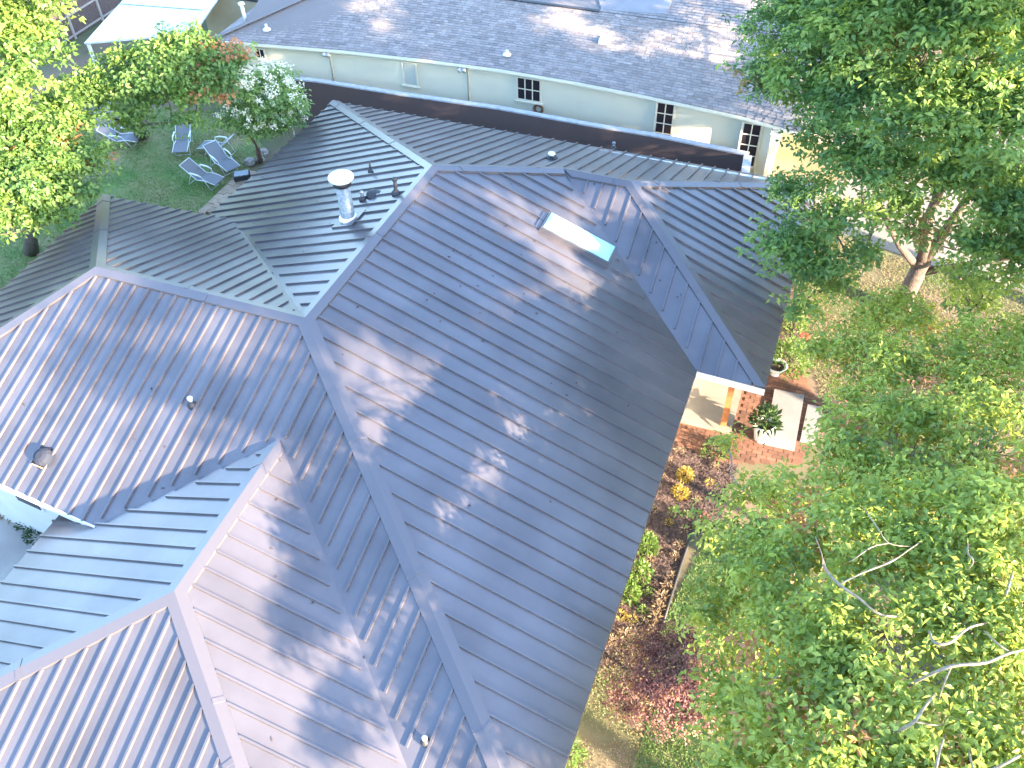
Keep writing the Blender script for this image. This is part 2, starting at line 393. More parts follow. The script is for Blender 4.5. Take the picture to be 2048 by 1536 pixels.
# edge kinds: r ridge or hip (capped), v valley, e eave, w ends under a soffit at a wall
ROOF = {
 'P1': (['R3', 'R1', 'E1', 'W1', 'W1v'], 'rrewv', 0.402, -2.949),
 'P2': (['R1', 'R2', 'R6', 'H9', 'E1'], 'rrrer', 0.390, -1.425),
 'P3': (['R3', 'Hf', 'V8', 'R2', 'R1'], 'revrr', 0.405, 0.222),
 'P5': (['R4', 'R3', 'Hf', 'V11', 'G', 'V10', 'E5'], 'rrevver', 0.356, -3.457),
 'P6': (['R3', 'R4', 'E6', 'V6'], 'rrev', 0.360, 2.967),
 'P7': (['R4', 'E6', 'E5'], 'rer', 0.360, 0.05),
 'P8': (['R2', 'V8', 'H8', 'R6'], 'verr', 0.404, 5.560),
 'P9': (['R6', 'H8', 'H9'], 'rer', 0.400, 7.756),
 'P10': (['G', 'W10v', 'W10', 'K10', 'Gd'], 'vwerr', 0.372, 4.573),
 'P11': (['G', 'V11', 'K12', 'Gd'], 'verr', 0.364, -5.993),
 'P12': (['Gd', 'K12', 'K10'], 'rer', 0.298, -0.361),
}
house = empty('house', 'large single-storey house under a charcoal standing seam metal roof', 'house')
CAPW, CAPH = 0.19, 0.056
RIBW, RIBH = 0.050, 0.047
SKY = [(3.09, 5.84, 4.16), (4.78, 5.88, 3.52), (4.75, 6.49, 3.53), (3.06, 6.46, 4.17)]

def frame(p):
    n = Vector(PL[p][:3]).normalized()
    h = Vector((n.x, n.y, 0)).normalized()
    u = Vector((-h.y, h.x, 0))
    wv = n.cross(u); 
    if wv.z < 0: wv = -wv
    return n, u, wv
caps = {}
for p, (names, kinds, sp, ph) in ROOF.items():
    n, u, wv = frame(p)
    o = V[names[0]]
    o0 = o - u * (o.dot(u))              # so the u coordinate is world xy . u
    P2 = [((V[k] - o0).dot(u), (V[k] - o0).dot(wv)) for k in names]
    N = len(P2)
    to3 = lambda a, b, up=0.0: o0 + u * a + wv * b + n * up
    area = sum(P2[i][0] * P2[(i + 1) % N][1] - P2[(i + 1) % N][0] * P2[i][1] for i in range(N))
    us = [q[0] for q in P2]
    def cross(uc):
        """crossings of the line u = uc with the polygon: (v, inset)"""
        r = []
        for i in range(N):
            (a, b), (c, d) = P2[i], P2[(i + 1) % N]
            if (a - uc) * (c - uc) < 0:
                t = (uc - a) / (c - a)
                v = b + (d - b) * t
                L = math.hypot(c - a, d - b)
                s_ = abs(c - a) / L         # |cos| of the edge against u
                ins = {'r': CAPW - 0.01, 'v': 0.11, 'e': 0.0, 'w': 0.0}[kinds[i]] / max(s_, 0.25)
                r.append((v, ins))
        return sorted(r)
    def clip(lo, hi):
        poly = P2[:]
        for side, c in ((1, lo), (-1, hi)):
            res = []
            for i in range(len(poly)):
                A, B = poly[i], poly[(i + 1) % len(poly)]
                ia, ib = side * (A[0] - c) >= 0, side * (B[0] - c) >= 0
                if ia: res.append(A)
                if ia != ib:
                    t = (c - A[0]) / (B[0] - A[0]); res.append((c, A[1] + (B[1] - A[1]) * t))
            poly = res
            if not poly: return []
        return poly
    k0 = math.floor((min(us) - ph) / sp); k1 = math.ceil((max(us) - ph) / sp)
    for k in range(k0, k1 + 1):
        lo = ph + k * sp; hi = lo + sp
        poly = clip(lo, hi)
        pa = abs(sum(poly[i][0] * poly[(i + 1) % len(poly)][1] - poly[(i + 1) % len(poly)][0] * poly[i][1] for i in range(len(poly)))) if poly else 0
        if pa < 0.004: continue
        cl = []
        for q in poly:
            if not cl or math.hypot(q[0] - cl[-1][0], q[1] - cl[-1][1]) > 1e-4: cl.append(q)
        if math.hypot(cl[0][0] - cl[-1][0], cl[0][1] - cl[-1][1]) < 1e-4: cl.pop()
        if len(cl) < 3: continue
        if area < 0: cl = cl[::-1]
        if (to3(*cl[1]) - to3(*cl[0])).cross(to3(*cl[2]) - to3(*cl[1])).dot(n) < 0 and len(cl) == 3: cl = cl[::-1]
        b = MB()
        m_ = len(cl)
        top = [to3(*q) for q in cl]; bot = [to3(*q, -0.012) for q in cl]
        b.add(top + bot, [tuple(range(m_)), tuple(range(2 * m_ - 1, m_ - 1, -1))] + [(i, i + m_, (i + 1) % m_ + m_, (i + 1) % m_) for i in range(m_)])
        cr = cross(lo)
        for j in range(0, len(cr) - 1, 2):
            v0, v1 = cr[j][0] + cr[j][1], cr[j + 1][0] - cr[j + 1][1]
            segs = [(v0, v1)]
            if p == 'P3':
                sv = [(Vector(q) - o0) for q in SKY]
                su = [q.dot(u) for q in sv]; svv = [q.dot(wv) for q in sv]
                if min(su) - 0.06 < lo < max(su) + 0.06:
                    segs = [(v0, min(svv) - 0.14), (max(svv) + 0.18, v1)]
            for s0, s1 in segs:
                if s1 - s0 > 0.06:
                    b.bar(to3(lo, s0, -0.001), to3(lo, s1, -0.001), RIBW, RIBH, n, 0.8)
        b.build('roof_panel', M['roof'], house)
    # cap strips of this plane: mitred inside the polygon
    for i in range(N):
        if kinds[i] != 'r': continue
        def line(j):
            (a, b_), (c, d) = P2[j], P2[(j + 1) % N]
            L = math.hypot(c - a, d - b_); nx, ny = -(d - b_) / L, (c - a) / L
            if area < 0: nx, ny = -nx, -ny
            off = CAPW if kinds[j] == 'r' else (0.05 if kinds[j] == 'v' else -0.02)
            return nx, ny, nx * a + ny * b_ + off
        def meet(j, l):
            A = line(j); B = line(l); D = A[0] * B[1] - A[1] * B[0]
            return ((A[2] * B[1] - A[1] * B[2]) / D, (A[0] * B[2] - A[2] * B[0]) / D)
        j0, j1 = (i - 1) % N, (i + 1) % N
        ia, ib = meet(i, j0), meet(i, j1)
        A, B = V[names[i]], V[names[(i + 1) % N]]
        key = tuple(sorted((names[i], names[(i + 1) % N])))
        up = Vector((0, 0, CAPH))
        a3, b3 = to3(*ia), to3(*ib)
        b = caps.setdefault(key, MB())
        vs = [A + up, B + up, b3 + up, a3 + up, b3 + n * 0.002, a3 + n * 0.002]
        fs = [(0, 1, 2, 3), (3, 2, 4, 5)]
        f0 = (vs[1] - vs[0]).cross(vs[2] - vs[1])
        if f0.dot(n) < 0: fs = [f[::-1] for f in fs]
        b.add(vs, fs)
        Lc = (B - A).length
        for kk in range(1, int(Lc / 2.9) + 1):
            t0 = kk * 2.9 / Lc; t1 = t0 + 0.09 / Lc
            if t1 > 0.96: continue
            lp = [A + up + (B - A) * t0, A + up + (B - A) * t1, a3 + up + (b3 - a3) * t1, a3 + up + (b3 - a3) * t0]
            z_ = Vector((0, 0, 0.011))
            lv = [q + z_ for q in lp] + [q for q in lp]
            lf = [(0, 1, 2, 3), (0, 3, 7, 4), (1, 5, 6, 2)]
            if (lv[1] - lv[0]).cross(lv[2] - lv[1]).dot(n) < 0: lf = [f[::-1] for f in lf]
            b.add(lv, lf)
for key, b in caps.items():
    za, zb = V[key[0]].z, V[key[1]].z
    b.build('ridge_cap' if abs(za - zb) < 0.3 else 'hip_cap', M['cap'], house)
# fascias and drip edges
def edge_board(a, b_, name, m, h, t, lab=None, drop=0.014, inset=0.0):
    A, B = Vector(a), Vector(b_)
    d = (B - A); d.z = 0; d.normalize(); x = Vector((d.y, -d.x, 0))
    bb = MB(); A = A - Vector((0, 0, drop)); B = B - Vector((0, 0, drop)); A = A + d * inset; B = B - d * inset
    dn = Vector((0, 0, h))
    vs = [A - dn, B - dn, B - x * t - dn, A - x * t - dn, A, B, B - x * t, A - x * t]
    bb.add(vs, [(3, 2, 1, 0), (4, 5, 6, 7), (0, 1, 5, 4), (1, 2, 6, 5), (2, 3, 7, 6), (3, 0, 4, 7)])
    o = bb.build(name, m, house)
    if lab: o['label'] = lab
    return o
edge_board(V['V8'], V['H8'], 'fascia', M['white'], 0.20, 0.03, 'pale fascia under the porch eave')
edge_board(V['E5'], V['V10'], 'fascia', M['white'], 0.17, 0.03)
for a, b_ in (('E1', 'W1'), ('H9', 'E1'), ('Hf', 'V8'), ('E6', 'V6'), ('E5', 'E6'), ('H8', 'H9'), ('V11', 'Hf'), ('K10', 'K12'), ('K12', 'V11'), ('W10', 'K10')):
    A, B = V[a], V[b_]
    mid = (A + B) / 2
    cx = Vector((0.5, 1.5, 0))
    if a in ('E6', 'E5'): cx = Vector((-4.5, 0, 0))
    if a in ('H8',): cx = Vector((5, 8.4, 0))
    if a in ('K10', 'K12', 'W10'): cx = Vector((0.6, -6, 0))
    if a == 'V11': cx = Vector((6.3, -3, 0))
    d = B - A; x = Vector((d.y, -d.x, 0))
    if (mid - cx).dot(x) > 0: edge_board(A, B, 'fascia', M['cap'], 0.14, 0.03, inset=0.02)
    else: edge_board(B, A, 'fascia', M['cap'], 0.14, 0.03, inset=0.02)
# white drip edge seen along the two eaves that face the camera
MB().bar(V['E5'] + Vector((0, -0.008, -0.008)), V['V10'] + Vector((0, -0.008, -0.008)), 0.035, 0.03).build('drip_edge', M['white'], house)
# walls
def wall(a, b_, z0, z1, m, name='wall', t=0.2):
    A, B = Vector((*a, z0)), Vector((*b_, z0))
    return MB().bar(A, B, t, z1 - z0).build(name, m, house)
def zroof(p, x, y):
    a = PL[p]; return (a[3] - a[0] * x - a[1] * y) / a[2]
ang = math.atan2(V['V10'].y - V['E5'].y, V['V10'].x - V['E5'].x)
def onset(d, t):   # point along the P5 eave line, d metres in
    A = V['E5']; e = (V['V10'] - A).normalized()
    nrm = Vector((-e.y, e.x, 0)); return (A + e * t + nrm * d)
p0 = onset(0.62, 0.75); p1 = onset(0.62, 7.2)
wall(p0[:2], p1[:2], 0, 3.22, M['stucco'])
wall((-8.55, -3.5), (-8.9, 4.1), 0, 3.2, M['stucco'])
wall((-8.8, 4.2), (-5.6, 4.35), 0, 3.2, M['stucco'])
wall((-6.1, 4.4), (-5.9, 12.0), 0, 2.8, M['stucco'])
wall((-5.9, 12.1), (8.5, 12.2), 0, 2.7, M['stucco'])
wall((8.5, 9.0), (8.5, 12.2), 0, 2.6, M['stucco'])
wall((7.0, 9.0), (8.4, 9.0), 0, 2.6, M['stucco'])
wall((6.9, -6.6), (6.95, 9.0), 0, 2.5, M['stucco'])
wall((4.9, -6.3), (6.8, -6.3), 0, 2.4, M['stucco'])
wall((4.8, -9.6), (4.85, -6.7), 0, 2.2, M['stucco'])
wall((-3.3, -9.5), (4.75, -9.6), 0, 2.15, M['stucco'])
wall((-3.2, -9.4), (-3.1, -4.3), 0, 2.8, M['stucco'])
# small windows and a lamp on the white wall under the left eave
def wl(px): return px
wd = (p1 - p0).normalized()
wn = Vector((wd.y, -wd.x, 0))
for t_ in (2.9, 4.6):
    c = p0 + wd * t_
    b = MB().bar((c - wd * 0.4 + wn * 0.11).to_tuple()[:2] + (1.5,), (c + wd * 0.4 + wn * 0.11).to_tuple()[:2] + (1.5,), 0.04, 0.9)
    wo = b.build('window', M['white'], house)
    MB().bar((c - wd * 0.34 + wn * 0.14).to_tuple()[:2] + (1.56,), (c + wd * 0.34 + wn * 0.14).to_tuple()[:2] + (1.56,), 0.02, 0.78).build('pane', M['glass'], wo)
# porch: cedar posts, slab floor
for q in ((8.39, 4.75, 0.14), (8.42, 8.4, 0.14)):
    MB().box((q[0] - 0.075, q[1] - 0.075, 0.14), (q[0] + 0.075, q[1] + 0.075, 2.42)).build('porch_post', M['post'], house)
MB().bar((7.0, 4.82, 2.2), (8.75, 4.82, 2.2), 0.12, 0.2).build('porch_beam', M['post'], house)
MB().bar((8.62, 4.95, 2.2), (8.62, 8.9, 2.2), 0.12, 0.2).build('porch_beam', M['post'], house)
PF = [(8.45, 4.75, 0.12), (8.31, 6.41, 0.12), (8.29, 7.63, 0.12)]
MB().box((7.02, 4.55, 0), (8.62, 8.9, 0.135)).build('porch_floor', M['stone2'], house)
# skylight
sky_o = MB()
s4 = [Vector(q) for q in SKY]; n3, u3, w3 = frame('P3')
cen = sum(s4, Vector()) / 4
def rect(hw, hl, up):
    return [cen + u3 * a * hw + w3 * b_ * hl + n3 * up for a, b_ in ((-1, -1), (1, -1), (1, 1), (-1, 1))]
hl, hw = 0.90, 0.30
curb = MB(); A_, B_ = rect(hw + .07, hl + .07, 0.0), rect(hw + .05, hl + .05, 0.13)
curb.add(A_ + B_, [(0, 1, 5, 4), (1, 2, 6, 5), (2, 3, 7, 6), (3, 0, 4, 7), (4, 5, 6, 7)])
sk = curb.build('skylight', M['cap'], house)
dome = MB(); D0 = rect(hw, hl, 0.134); D1 = rect(hw, hl, 0.16)
r0 = cen - w3 * (hl - 0.1) + n3 * 0.225; r1 = cen + w3 * (hl - 0.1) + n3 * 0.225
dome.add(D0 + D1 + [r0, r1], [(0, 1, 5, 4), (1, 2, 6, 5), (2, 3, 7, 6), (3, 0, 4, 7), (4, 5, 8), (5, 6, 9, 8), (6, 7, 9), (7, 4, 8, 9)])
dome.build('dome', M['acrylic'], sk)
cr_ = MB()
for s_ in (-1, 1):
    c0 = cen + w3 * (hl + 0.13) + u3 * s_ * 0.17 + n3 * 0.0
    cr_.bar(c0 - u3 * 0.16, c0 + u3 * 0.16, 0.1, 0.05, n3)
cr_.build('cricket', M['cap'], sk)
# flue and vent pipes
def flue(c, h, r, name='flue'):
    c = Vector(c)
    f = MB().lathe([(r * 1.05, -0.2), (r * 1.05, 0.02), (r, 0.03), (r, h)], c, 24).build(name, M['galv'], house, True)
    f['label'] = 'tall galvanised flue pipe with wide pale cap'
    MB().lathe([(r * 1.35, 0.0), (r * 1.35, 0.03), (r * 1.05, 0.10)], c + Vector((0, 0, 0.05)), 24).build('collar', M['pale'], f, True)
    MB().lathe([(r * 1.25, 0.0), (r * 1.3, 0.16)], c + Vector((0, 0, h - 0.08)), 24).build('screen', M['black'], f, True)
    MB().lathe([(r * 1.75, 0.0), (r * 1.78, 0.05), (r * 1.5, 0.085), (0.05, 0.11)], c + Vector((0, 0, h + 0.085)), 28).build('rain_cap', M['pale'], f, True)
    n1 = frame('P1')[0]; u1, w1 = frame('P1')[1:]
    q = [c + u1 * a + w1 * b_ + n1 * 0.052 for a, b_ in ((-.34, -.28), (.34, -.28), (.34, .34), (-.34, .34))]
    MB().prism(q if (q[1] - q[0]).cross(q[2] - q[1]).z > 0 else q[::-1], 0.05).build('flashing', M['cap'], f)
flue((-1.16, 3.97, 4.80), 1.08, 0.17)
def vent(c, h, r, m, p, capm=None, lean=0.0):
    c = Vector(c); nn = frame(p)[0]
    f = MB().tube([c - Vector((0, 0, 0.1)), c + Vector((lean, 0, h))], r, 12).build('vent_pipe', m, house, True)
    MB().tube([c + nn * 0.0, c + nn * 0.045, c + Vector((0, 0, 0.12))], [r * 2.8, r * 2.4, r * 1.25], 14).build('boot', M['black'], f, True)
    if capm: MB().lathe([(r * 1.5, -0.03), (r * 1.6, 0.02), (r * 0.9, 0.04)], c + Vector((lean, 0, h)), 14).build('cap', capm, f, True)
vent((-1.81, 6.39, 4.53), 0.30, 0.028, M['black'], 'P1')
vent((-0.31, 4.93, 5.11), 0.42, 0.045, M['black'], 'P1', M['black'])
vent((-1.02, 5.07, 4.84), 0.10, 0.075, M['black'], 'P1')
vent((-1.25, 4.89, 4.76), 0.22, 0.035, M['galv'], 'P1', M['galv'])
vent((2.10, 9.61, 3.80), 0.16, 0.065, M['galv'], 'P2', M['pale'])
vent((3.08, 12.78, 2.48), 0.20, 0.035, M['galv'], 'P2', M['galv'])
vent((-1.61, -2.10, 4.31), 0.20, 0.036, M['pvc'], 'P5', M['pvc'])
vent((5.19, -6.21, 2.76), 0.15, 0.03, M['pvc'], 'P5', M['pale'])
# box vent on the left slope
nb, ub, wb = frame('P5'); cb = Vector((-4.29, -3.76, 3.48))
b = MB(); nseg = 12; rings = []
for r_, h_ in ((.24, .0), (.19, .02), (.19, .10), (.15, .16), (.08, .19)):
    rings.append([cb + ub * (r_ * math.cos(k * 2 * math.pi / nseg)) + wb * (r_ * 1.05 * math.sin(k * 2 * math.pi / nseg)) + nb * h_ for k in range(nseg)])
for rg in rings: b.v += [tuple(q) for q in rg]
for i in range(len(rings) - 1):
    for k in range(nseg): b.f.append((i * nseg + k, i * nseg + (k + 1) % nseg, (i + 1) * nseg + (k + 1) % nseg, (i + 1) * nseg + k))
b.f.append(tuple((len(rings) - 1) * nseg + k for k in range(nseg)))
bv = b.build('hood_vent', M['hood'], house)
MB().bar(cb - ub * .11 - wb * .205 + nb * .02, cb + ub * .11 - wb * .205 + nb * .02, 0.02, 0.09, nb).build('louvre', M['tanstone'], bv)
# a few blown leaves lying on the metal
cs_, ns_ = [], []
for p, cnt in (('P3', 34), ('P5', 22), ('P11', 8), ('P1', 16), ('P2', 12), ('P8', 8)):
    nn_, uu_, ww_ = frame(p); ks = [V[k] for k in ROOF[p][0]]
    for _ in range(cnt):
        wts = rng.dirichlet(np.ones(len(ks)) * .8); q = sum((k * float(w_) for k, w_ in zip(ks, wts)), Vector())
        cs_.append(q + nn_ * .012); ns_.append(nn_)
cs_ = np.array([tuple(q) for q in cs_]); ns_ = np.array([tuple(q) for q in ns_]); 
me = leaf_mesh('fallen_leaves', cs_, np.cross(ns_, rng.normal(0, 1, cs_.shape)), ns_, rng.uniform(.05, .1, len(cs_)), rng.uniform(.03, .05, len(cs_)), rng.uniform(.2, 1, len(cs_)), fold=.1)
tag(link('fallen_leaves', me, M['chip']), 'scattered dry leaves lying on the metal roof', 'leaves', kind='stuff')

# ------------------------------------------------------------------ brown boundary wall
FT = [(-12.5, 14.55), (-8.5, 14.9), (-5.3, 14.95), (-1.6, 15.1), (1.6, 15.0), (4.1, 15.0), (7.0, 14.8)]
bw = empty('boundary_wall', 'long dark brown boundary wall with thin pale coping', 'wall', (0, 15, 0))
def poly_wall(pts, t, z0, z1):
    """a wall of even thickness along a polyline, mitred"""
    b = MB(); L, Rr = [], []
    for i, p in enumerate(pts):
        a = Vector(pts[max(i - 1, 0)]); c = Vector(pts[min(i + 1, len(pts) - 1)])
        d = (c - a).normalized(); x = Vector((d.y, -d.x)) * t / 2; p = Vector(p)
        L.append(p - x); Rr.append(p + x)
    n = len(pts); vs = []
    for z in (z0, z1):
        for q in L + Rr: vs.append((q.x, q.y, z))
    fs = []
    for i in range(n - 1):
        fs += [(i + 1, i, i + 2 * n, i + 1 + 2 * n), (i + n, i + 1 + n, i + 1 + 3 * n, i + 3 * n), (i + 3 * n, i + 1 + 3 * n, i + 1 + 2 * n, i + 2 * n)]
    fs += [(0, n, 3 * n, 2 * n), (2 * n - 1, n - 1, 3 * n - 1, 4 * n - 1)]
    return b.add(vs, fs)
def local(b, o):
    l = o.location; b.v = [(x - l.x, y - l.y, z - l.z) for x, y, z in b.v]; return b
local(poly_wall(FT, 0.16, 0, 1.84), bw).build('wall_panel', M['brownwall'], bw)
local(poly_wall(FT, 0.20, 1.843, 1.90), bw).build('coping', M['coping'], bw)
RT = [(7.0, 14.68), (7.12, 13.35)]
local(poly_wall(RT, 0.16, 0, 1.84), bw).build('wall_panel', M['brownwall'], bw)
local(poly_wall(RT, 0.26, 1.846, 1.915), bw).build('coping', M['coping'], bw)

# ------------------------------------------------------------------ neighbouring house
nh = empty('neighbour_house', 'long cream house with worn brown shingle roof behind the brown wall', 'house', (0, 17, 0))
EV = [(-13.1, 15.2), (-12.3, 15.4), (-7.9, 16.0), (-5.0, 16.25), (-2.1, 16.38), (0.7, 16.32), (3.3, 16.12), (6.5, 15.75), (8.4, 15.3)]
def ev_y(x):
    return float(np.interp(x, [e[0] for e in EV], [e[1] for e in EV]))
SET = 0.42
WL = [(x, y + SET) for x, y in EV]
local(poly_wall([(-12.6, ev_y(-12.6) + SET)] + [w_ for w_ in WL if -12.5 < w_[0] < 7.5] + [(7.6, ev_y(7.6) + SET)], 0.16, 0, 2.62), nh).build('wall', M['cream'], nh)
local(MB().box((7.5, 15.9, 0), (7.68, 21.5, 2.7)), nh).build('wall', M['cream'], nh)
local(MB().box((-12.7, 15.9, 0), (-12.5, 21, 2.7)), nh).build('wall', M['cream'], nh)
local(poly_wall([(x, y + 0.02) for x, y in EV], 0.10, 2.50, 2.60), nh).build('gutter', M['creamtrim'], nh)
local(poly_wall([(x, y + 0.22) for x, y in EV], 0.34, 2.46, 2.48), nh).build('soffit', M['creamtrim'], nh)
MSL = 0.40
RY = 19.15; RZ = 2.62 + MSL * (RY - 16.1)
def shingles():
    b = MB(); tint = []
    ex = 0.15
    nC = int((RY - 15.2) * math.hypot(1, MSL) / ex) + 1
    for c in range(nC):
        x = -13.1 + (c % 2) * 0.15
        while x < 8.5:
            wt = random.choice((0.2, 0.28, 0.33))
            y0 = ev_y(x + wt / 2)
            top = RY - y0
            f0, f1 = c / nC, (c + 1) / nC
            ya, yb = y0 + top * f0, y0 + top * f1 + 0.02
            za, zb = 2.62 + (RZ - 2.62) * f0, 2.62 + (RZ - 2.62) * f1
            # left hip: from the corner up towards the ridge
            hipx = -13.1 + (ya - 15.2) * 1.0
            if x >= hipx and x < 8.35:
                lift = 0.012 + random.random() * 0.012
                b.add([(x, ya, za + lift), (x + wt - 0.012, ya, za + lift), (x + wt - 0.012, yb, zb + 0.003), (x, yb, zb + 0.003), (x, ya, za - 0.01), (x + wt - 0.012, ya, za - 0.01)],
                      [(0, 1, 2, 3), (4, 5, 1, 0)])
                t = min(1, max(0, random.gauss(0.5, 0.23))); tint += [t] * 6
            x += wt
    return b, tint
b, tint = shingles(); local(b, nh)
me = b.mesh('shingles'); a = me.attributes.new('tint', 'FLOAT', 'POINT'); a.data.foreach_set('value', tint)
tag(link('shingles', me, M['shingle'], nh), kind='stuff')
# decking under the shingles
NX = [e[0] for e in EV]
dk = MB()
for i in range(len(EV) - 1):
    (xa, ya), (xb, yb) = EV[i], EV[i + 1]
    dk.add([(xa, ya, 2.605), (xb, yb, 2.605), (xb, RY, RZ - 0.015), (max(xa, -9.1), RY, RZ - 0.015)], [(0, 1, 2, 3)])
local(dk, nh).build('roof_deck', M['shingle'], nh)
# left hip slope in courses running back from the corner
b = MB(); tint = []
for c in range(28):
    f0, f1 = c / 28, (c + 1) / 28
    x0, x1 = -13.1 + 3.95 * f0, -13.1 + 3.95 * f1 + 0.02
    z0, z1 = 2.62 + (RZ - 2.62) * f0, 2.62 + (RZ - 2.62) * f1
    y = 15.2 + 3.95 * f0
    while y < 23:
        wt = random.choice((0.2, 0.28, 0.33)); lift = 0.02
        b.add([(x0, y + wt - .012, z0 + lift), (x0, y, z0 + lift), (x1, y, z1 + .003), (x1, y + wt - .012, z1 + .003)], [(0, 1, 2, 3)])
        t = min(1, max(0, random.gauss(0.5, 0.23))); tint += [t] * 4
        y += wt
local(b, nh); me = b.mesh('shingles'); a = me.attributes.new('tint', 'FLOAT', 'POINT'); a.data.foreach_set('value', tint)
tag(link('shingles', me, M['shingle'], nh), kind='stuff')
# hip cap shingles
hp = MB()
for k in range(26):
    f = k / 26
    p_ = Vector((-13.1 + 3.95 * f, 15.2 + 3.95 * f, 2.66 + (RZ - 2.62) * f)); q_ = p_ + Vector((.15, .15, .055))
    hp.bar(p_, q_, 0.22, 0.02)
local(hp, nh).build('hip_cap', M['shingle'], nh)
# low slope roof behind the ridge: shingled on the right, grey membrane on the left
b = MB(); tint = []
for c in range(40):
    y0 = RY + 0.17 * c; y1 = y0 + 0.185; z0 = RZ + 0.01 + 0.13 * 0.17 * c
    x = 0.7 + (c % 2) * .15 - (0.06 * c)
    while x < 8.35:
        wt = random.choice((0.2, 0.28, 0.33))
        b.add([(x, y0, z0 + .015), (x + wt - .012, y0, z0 + .015), (x + wt - .012, y1, z0 + .024), (x, y1, z0 + .024)], [(0, 1, 2, 3)])
        t = min(1, max(0, random.gauss(0.42, 0.2))); tint += [t] * 4
        x += wt
local(b, nh); me = b.mesh('shingles'); a = me.attributes.new('tint', 'FLOAT', 'POINT'); a.data.foreach_set('value', tint)
tag(link('shingles', me, M['shingle'], nh), kind='stuff')
local(MB().add([(-9.0, RY, RZ - .03), (9.4, RY, RZ - .03), (9.4, 27, RZ + .98), (-9.0, 27, RZ + .98)], [(0, 1, 2, 3)]), nh).build('rear_roof', M['shingle'], nh)
local(MB().prism([(0.75, RY + .1, RZ + .03), (3.0, RY + .35, RZ + .08), (3.0, 24, RZ + .70), (-1.6, 24, RZ + .70)], 0.03), nh).build('roof_membrane', M['flat'], nh)
local(MB().bar((-3.4, RY + .02, RZ + .0), (0.7, RY + .02, RZ + .0), 0.14, 0.04), nh).build('ridge_cap', M['black'], nh)  # black strip: shade along the roof edge put into colour, no real cap
# windows on the neighbour wall
def nwin(xc, wdt, z0, z1, cols, rows, glass='glass', sill=True):
    y = min(ev_y(xc - wdt / 2 - .12), ev_y(xc + wdt / 2 + .12)) + SET - 0.095
    fr = MB()
    x0, x1 = xc - wdt / 2, xc + wdt / 2
    yy = y - 0.03
    for lo, hi in (((x0 - .06, yy, z0 - .05), (x0, y + .0, z1 + .04)), ((x1, yy, z0 - .05), (x1 + .06, y, z1 + .04)),
                   ((x0, yy, z1), (x1, y, z1 + .04)), ((x0, yy, z0 - .05), (x1, y, z0))):
        fr.box(lo, hi)
    f = local(fr, nh).build('window', M['creamtrim'], nh)
    pw, phh = (x1 - x0) / cols, (z1 - z0) / rows
    for i in range(cols):
        for j in range(rows):
            local(MB().box((x0 + i * pw + .018, y - 0.012, z0 + j * phh + .018), (x0 + (i + 1) * pw - .018, y - 0.004, z0 + (j + 1) * phh - .018)), nh).build('pane', M[glass], f)
    mu = MB()
    for i in range(1, cols): mu.box((x0 + i * pw - .018, y - .026, z0), (x0 + i * pw + .018, y - .002, z1))
    for j in range(1, rows): mu.box((x0, y - .022, z0 + j * phh - .016), (x1, y - .001, z0 + j * phh + .016))
    if cols * rows > 1: local(mu, nh).build('muntins', M['creamtrim'], f)
    if sill: local(MB().box((x0 - .12, y - .07, z0 - .10), (x1 + .12, y + .01, z0 - .052)), nh).build('sill', M['creamtrim'], f)
wy = lambda x: ev_y(x) + SET - 0.08
W1 = (-1.08, 16.70, 1.86); W2 = (3.92, 16.45, 1.80); W3 = (6.88, 16.10, 1.77); W0 = (-5.64, 16.55, 1.95); W00 = (-11.50, 15.80, 2.15)
nwin(W1[0], 0.84, 1.45, 2.25, 3, 2)
nwin(W2[0], 0.56, 0.85, 2.32, 2, 4, sill=False)
nwin(W3[0], 0.56, 0.80, 2.32, 2, 4, sill=False)
nwin(W0[0], 0.50, 1.42, 2.25, 1, 1, 'frost')
nwin(W00[0], 0.36, 1.9, 2.25, 2, 1)
for px_ in ((-8.73, 16.50, 1.70), (-3.39, 16.70, 1.74), (7.19, 16.10, 1.83)):
    y = wy(px_[0]) - .035
    local(MB().tube([(px_[0], y - .3, 2.5), (px_[0], y, 2.34), (px_[0], y, 0.1)], 0.035, 8), nh).build('downspout', M['creamtrim'], nh, True)
for px_ in ((-8.74, 16.30, 2.32), (-3.51, 16.60, 2.30)):
    y = wy(px_[0]) - .15
    f = local(MB().tube([(px_[0] - .08, y, 2.40), (px_[0] - .1, y - .14, 2.30)], [0.06, 0.085], 10), nh).build('floodlight', M['white'], nh, True)
    local(MB().tube([(px_[0] + .06, y, 2.40), (px_[0] + .1, y - .14, 2.32)], [0.06, 0.085], 10), nh).build('lamp_head', M['white'], f, True)
wr = (-0.71, 16.60, 1.18)
ring = MB(); cy_ = wy(wr[0]) - .05
for k in range(24):
    a0, a1 = k * math.pi / 12, (k + 1) * math.pi / 12
    ring.tube([(wr[0] + .15 * math.cos(a0), cy_, wr[2] + .15 * math.sin(a0)), (wr[0] + .15 * math.cos(a1), cy_, wr[2] + .15 * math.sin(a1))], 0.045, 6, False)
for k in range(14):
    a0 = k * 0.45
    ring.tube([(wr[0] + .15 * math.cos(a0), cy_ - .03, wr[2] + .15 * math.sin(a0)), (wr[0] + .21 * math.cos(a0 + .4), cy_ - .09, wr[2] + .21 * math.sin(a0 + .4))], 0.014, 5)
tag(ring.build('wreath', M['redbark']), 'round brown wreath hanging on the cream wall', 'wreath')
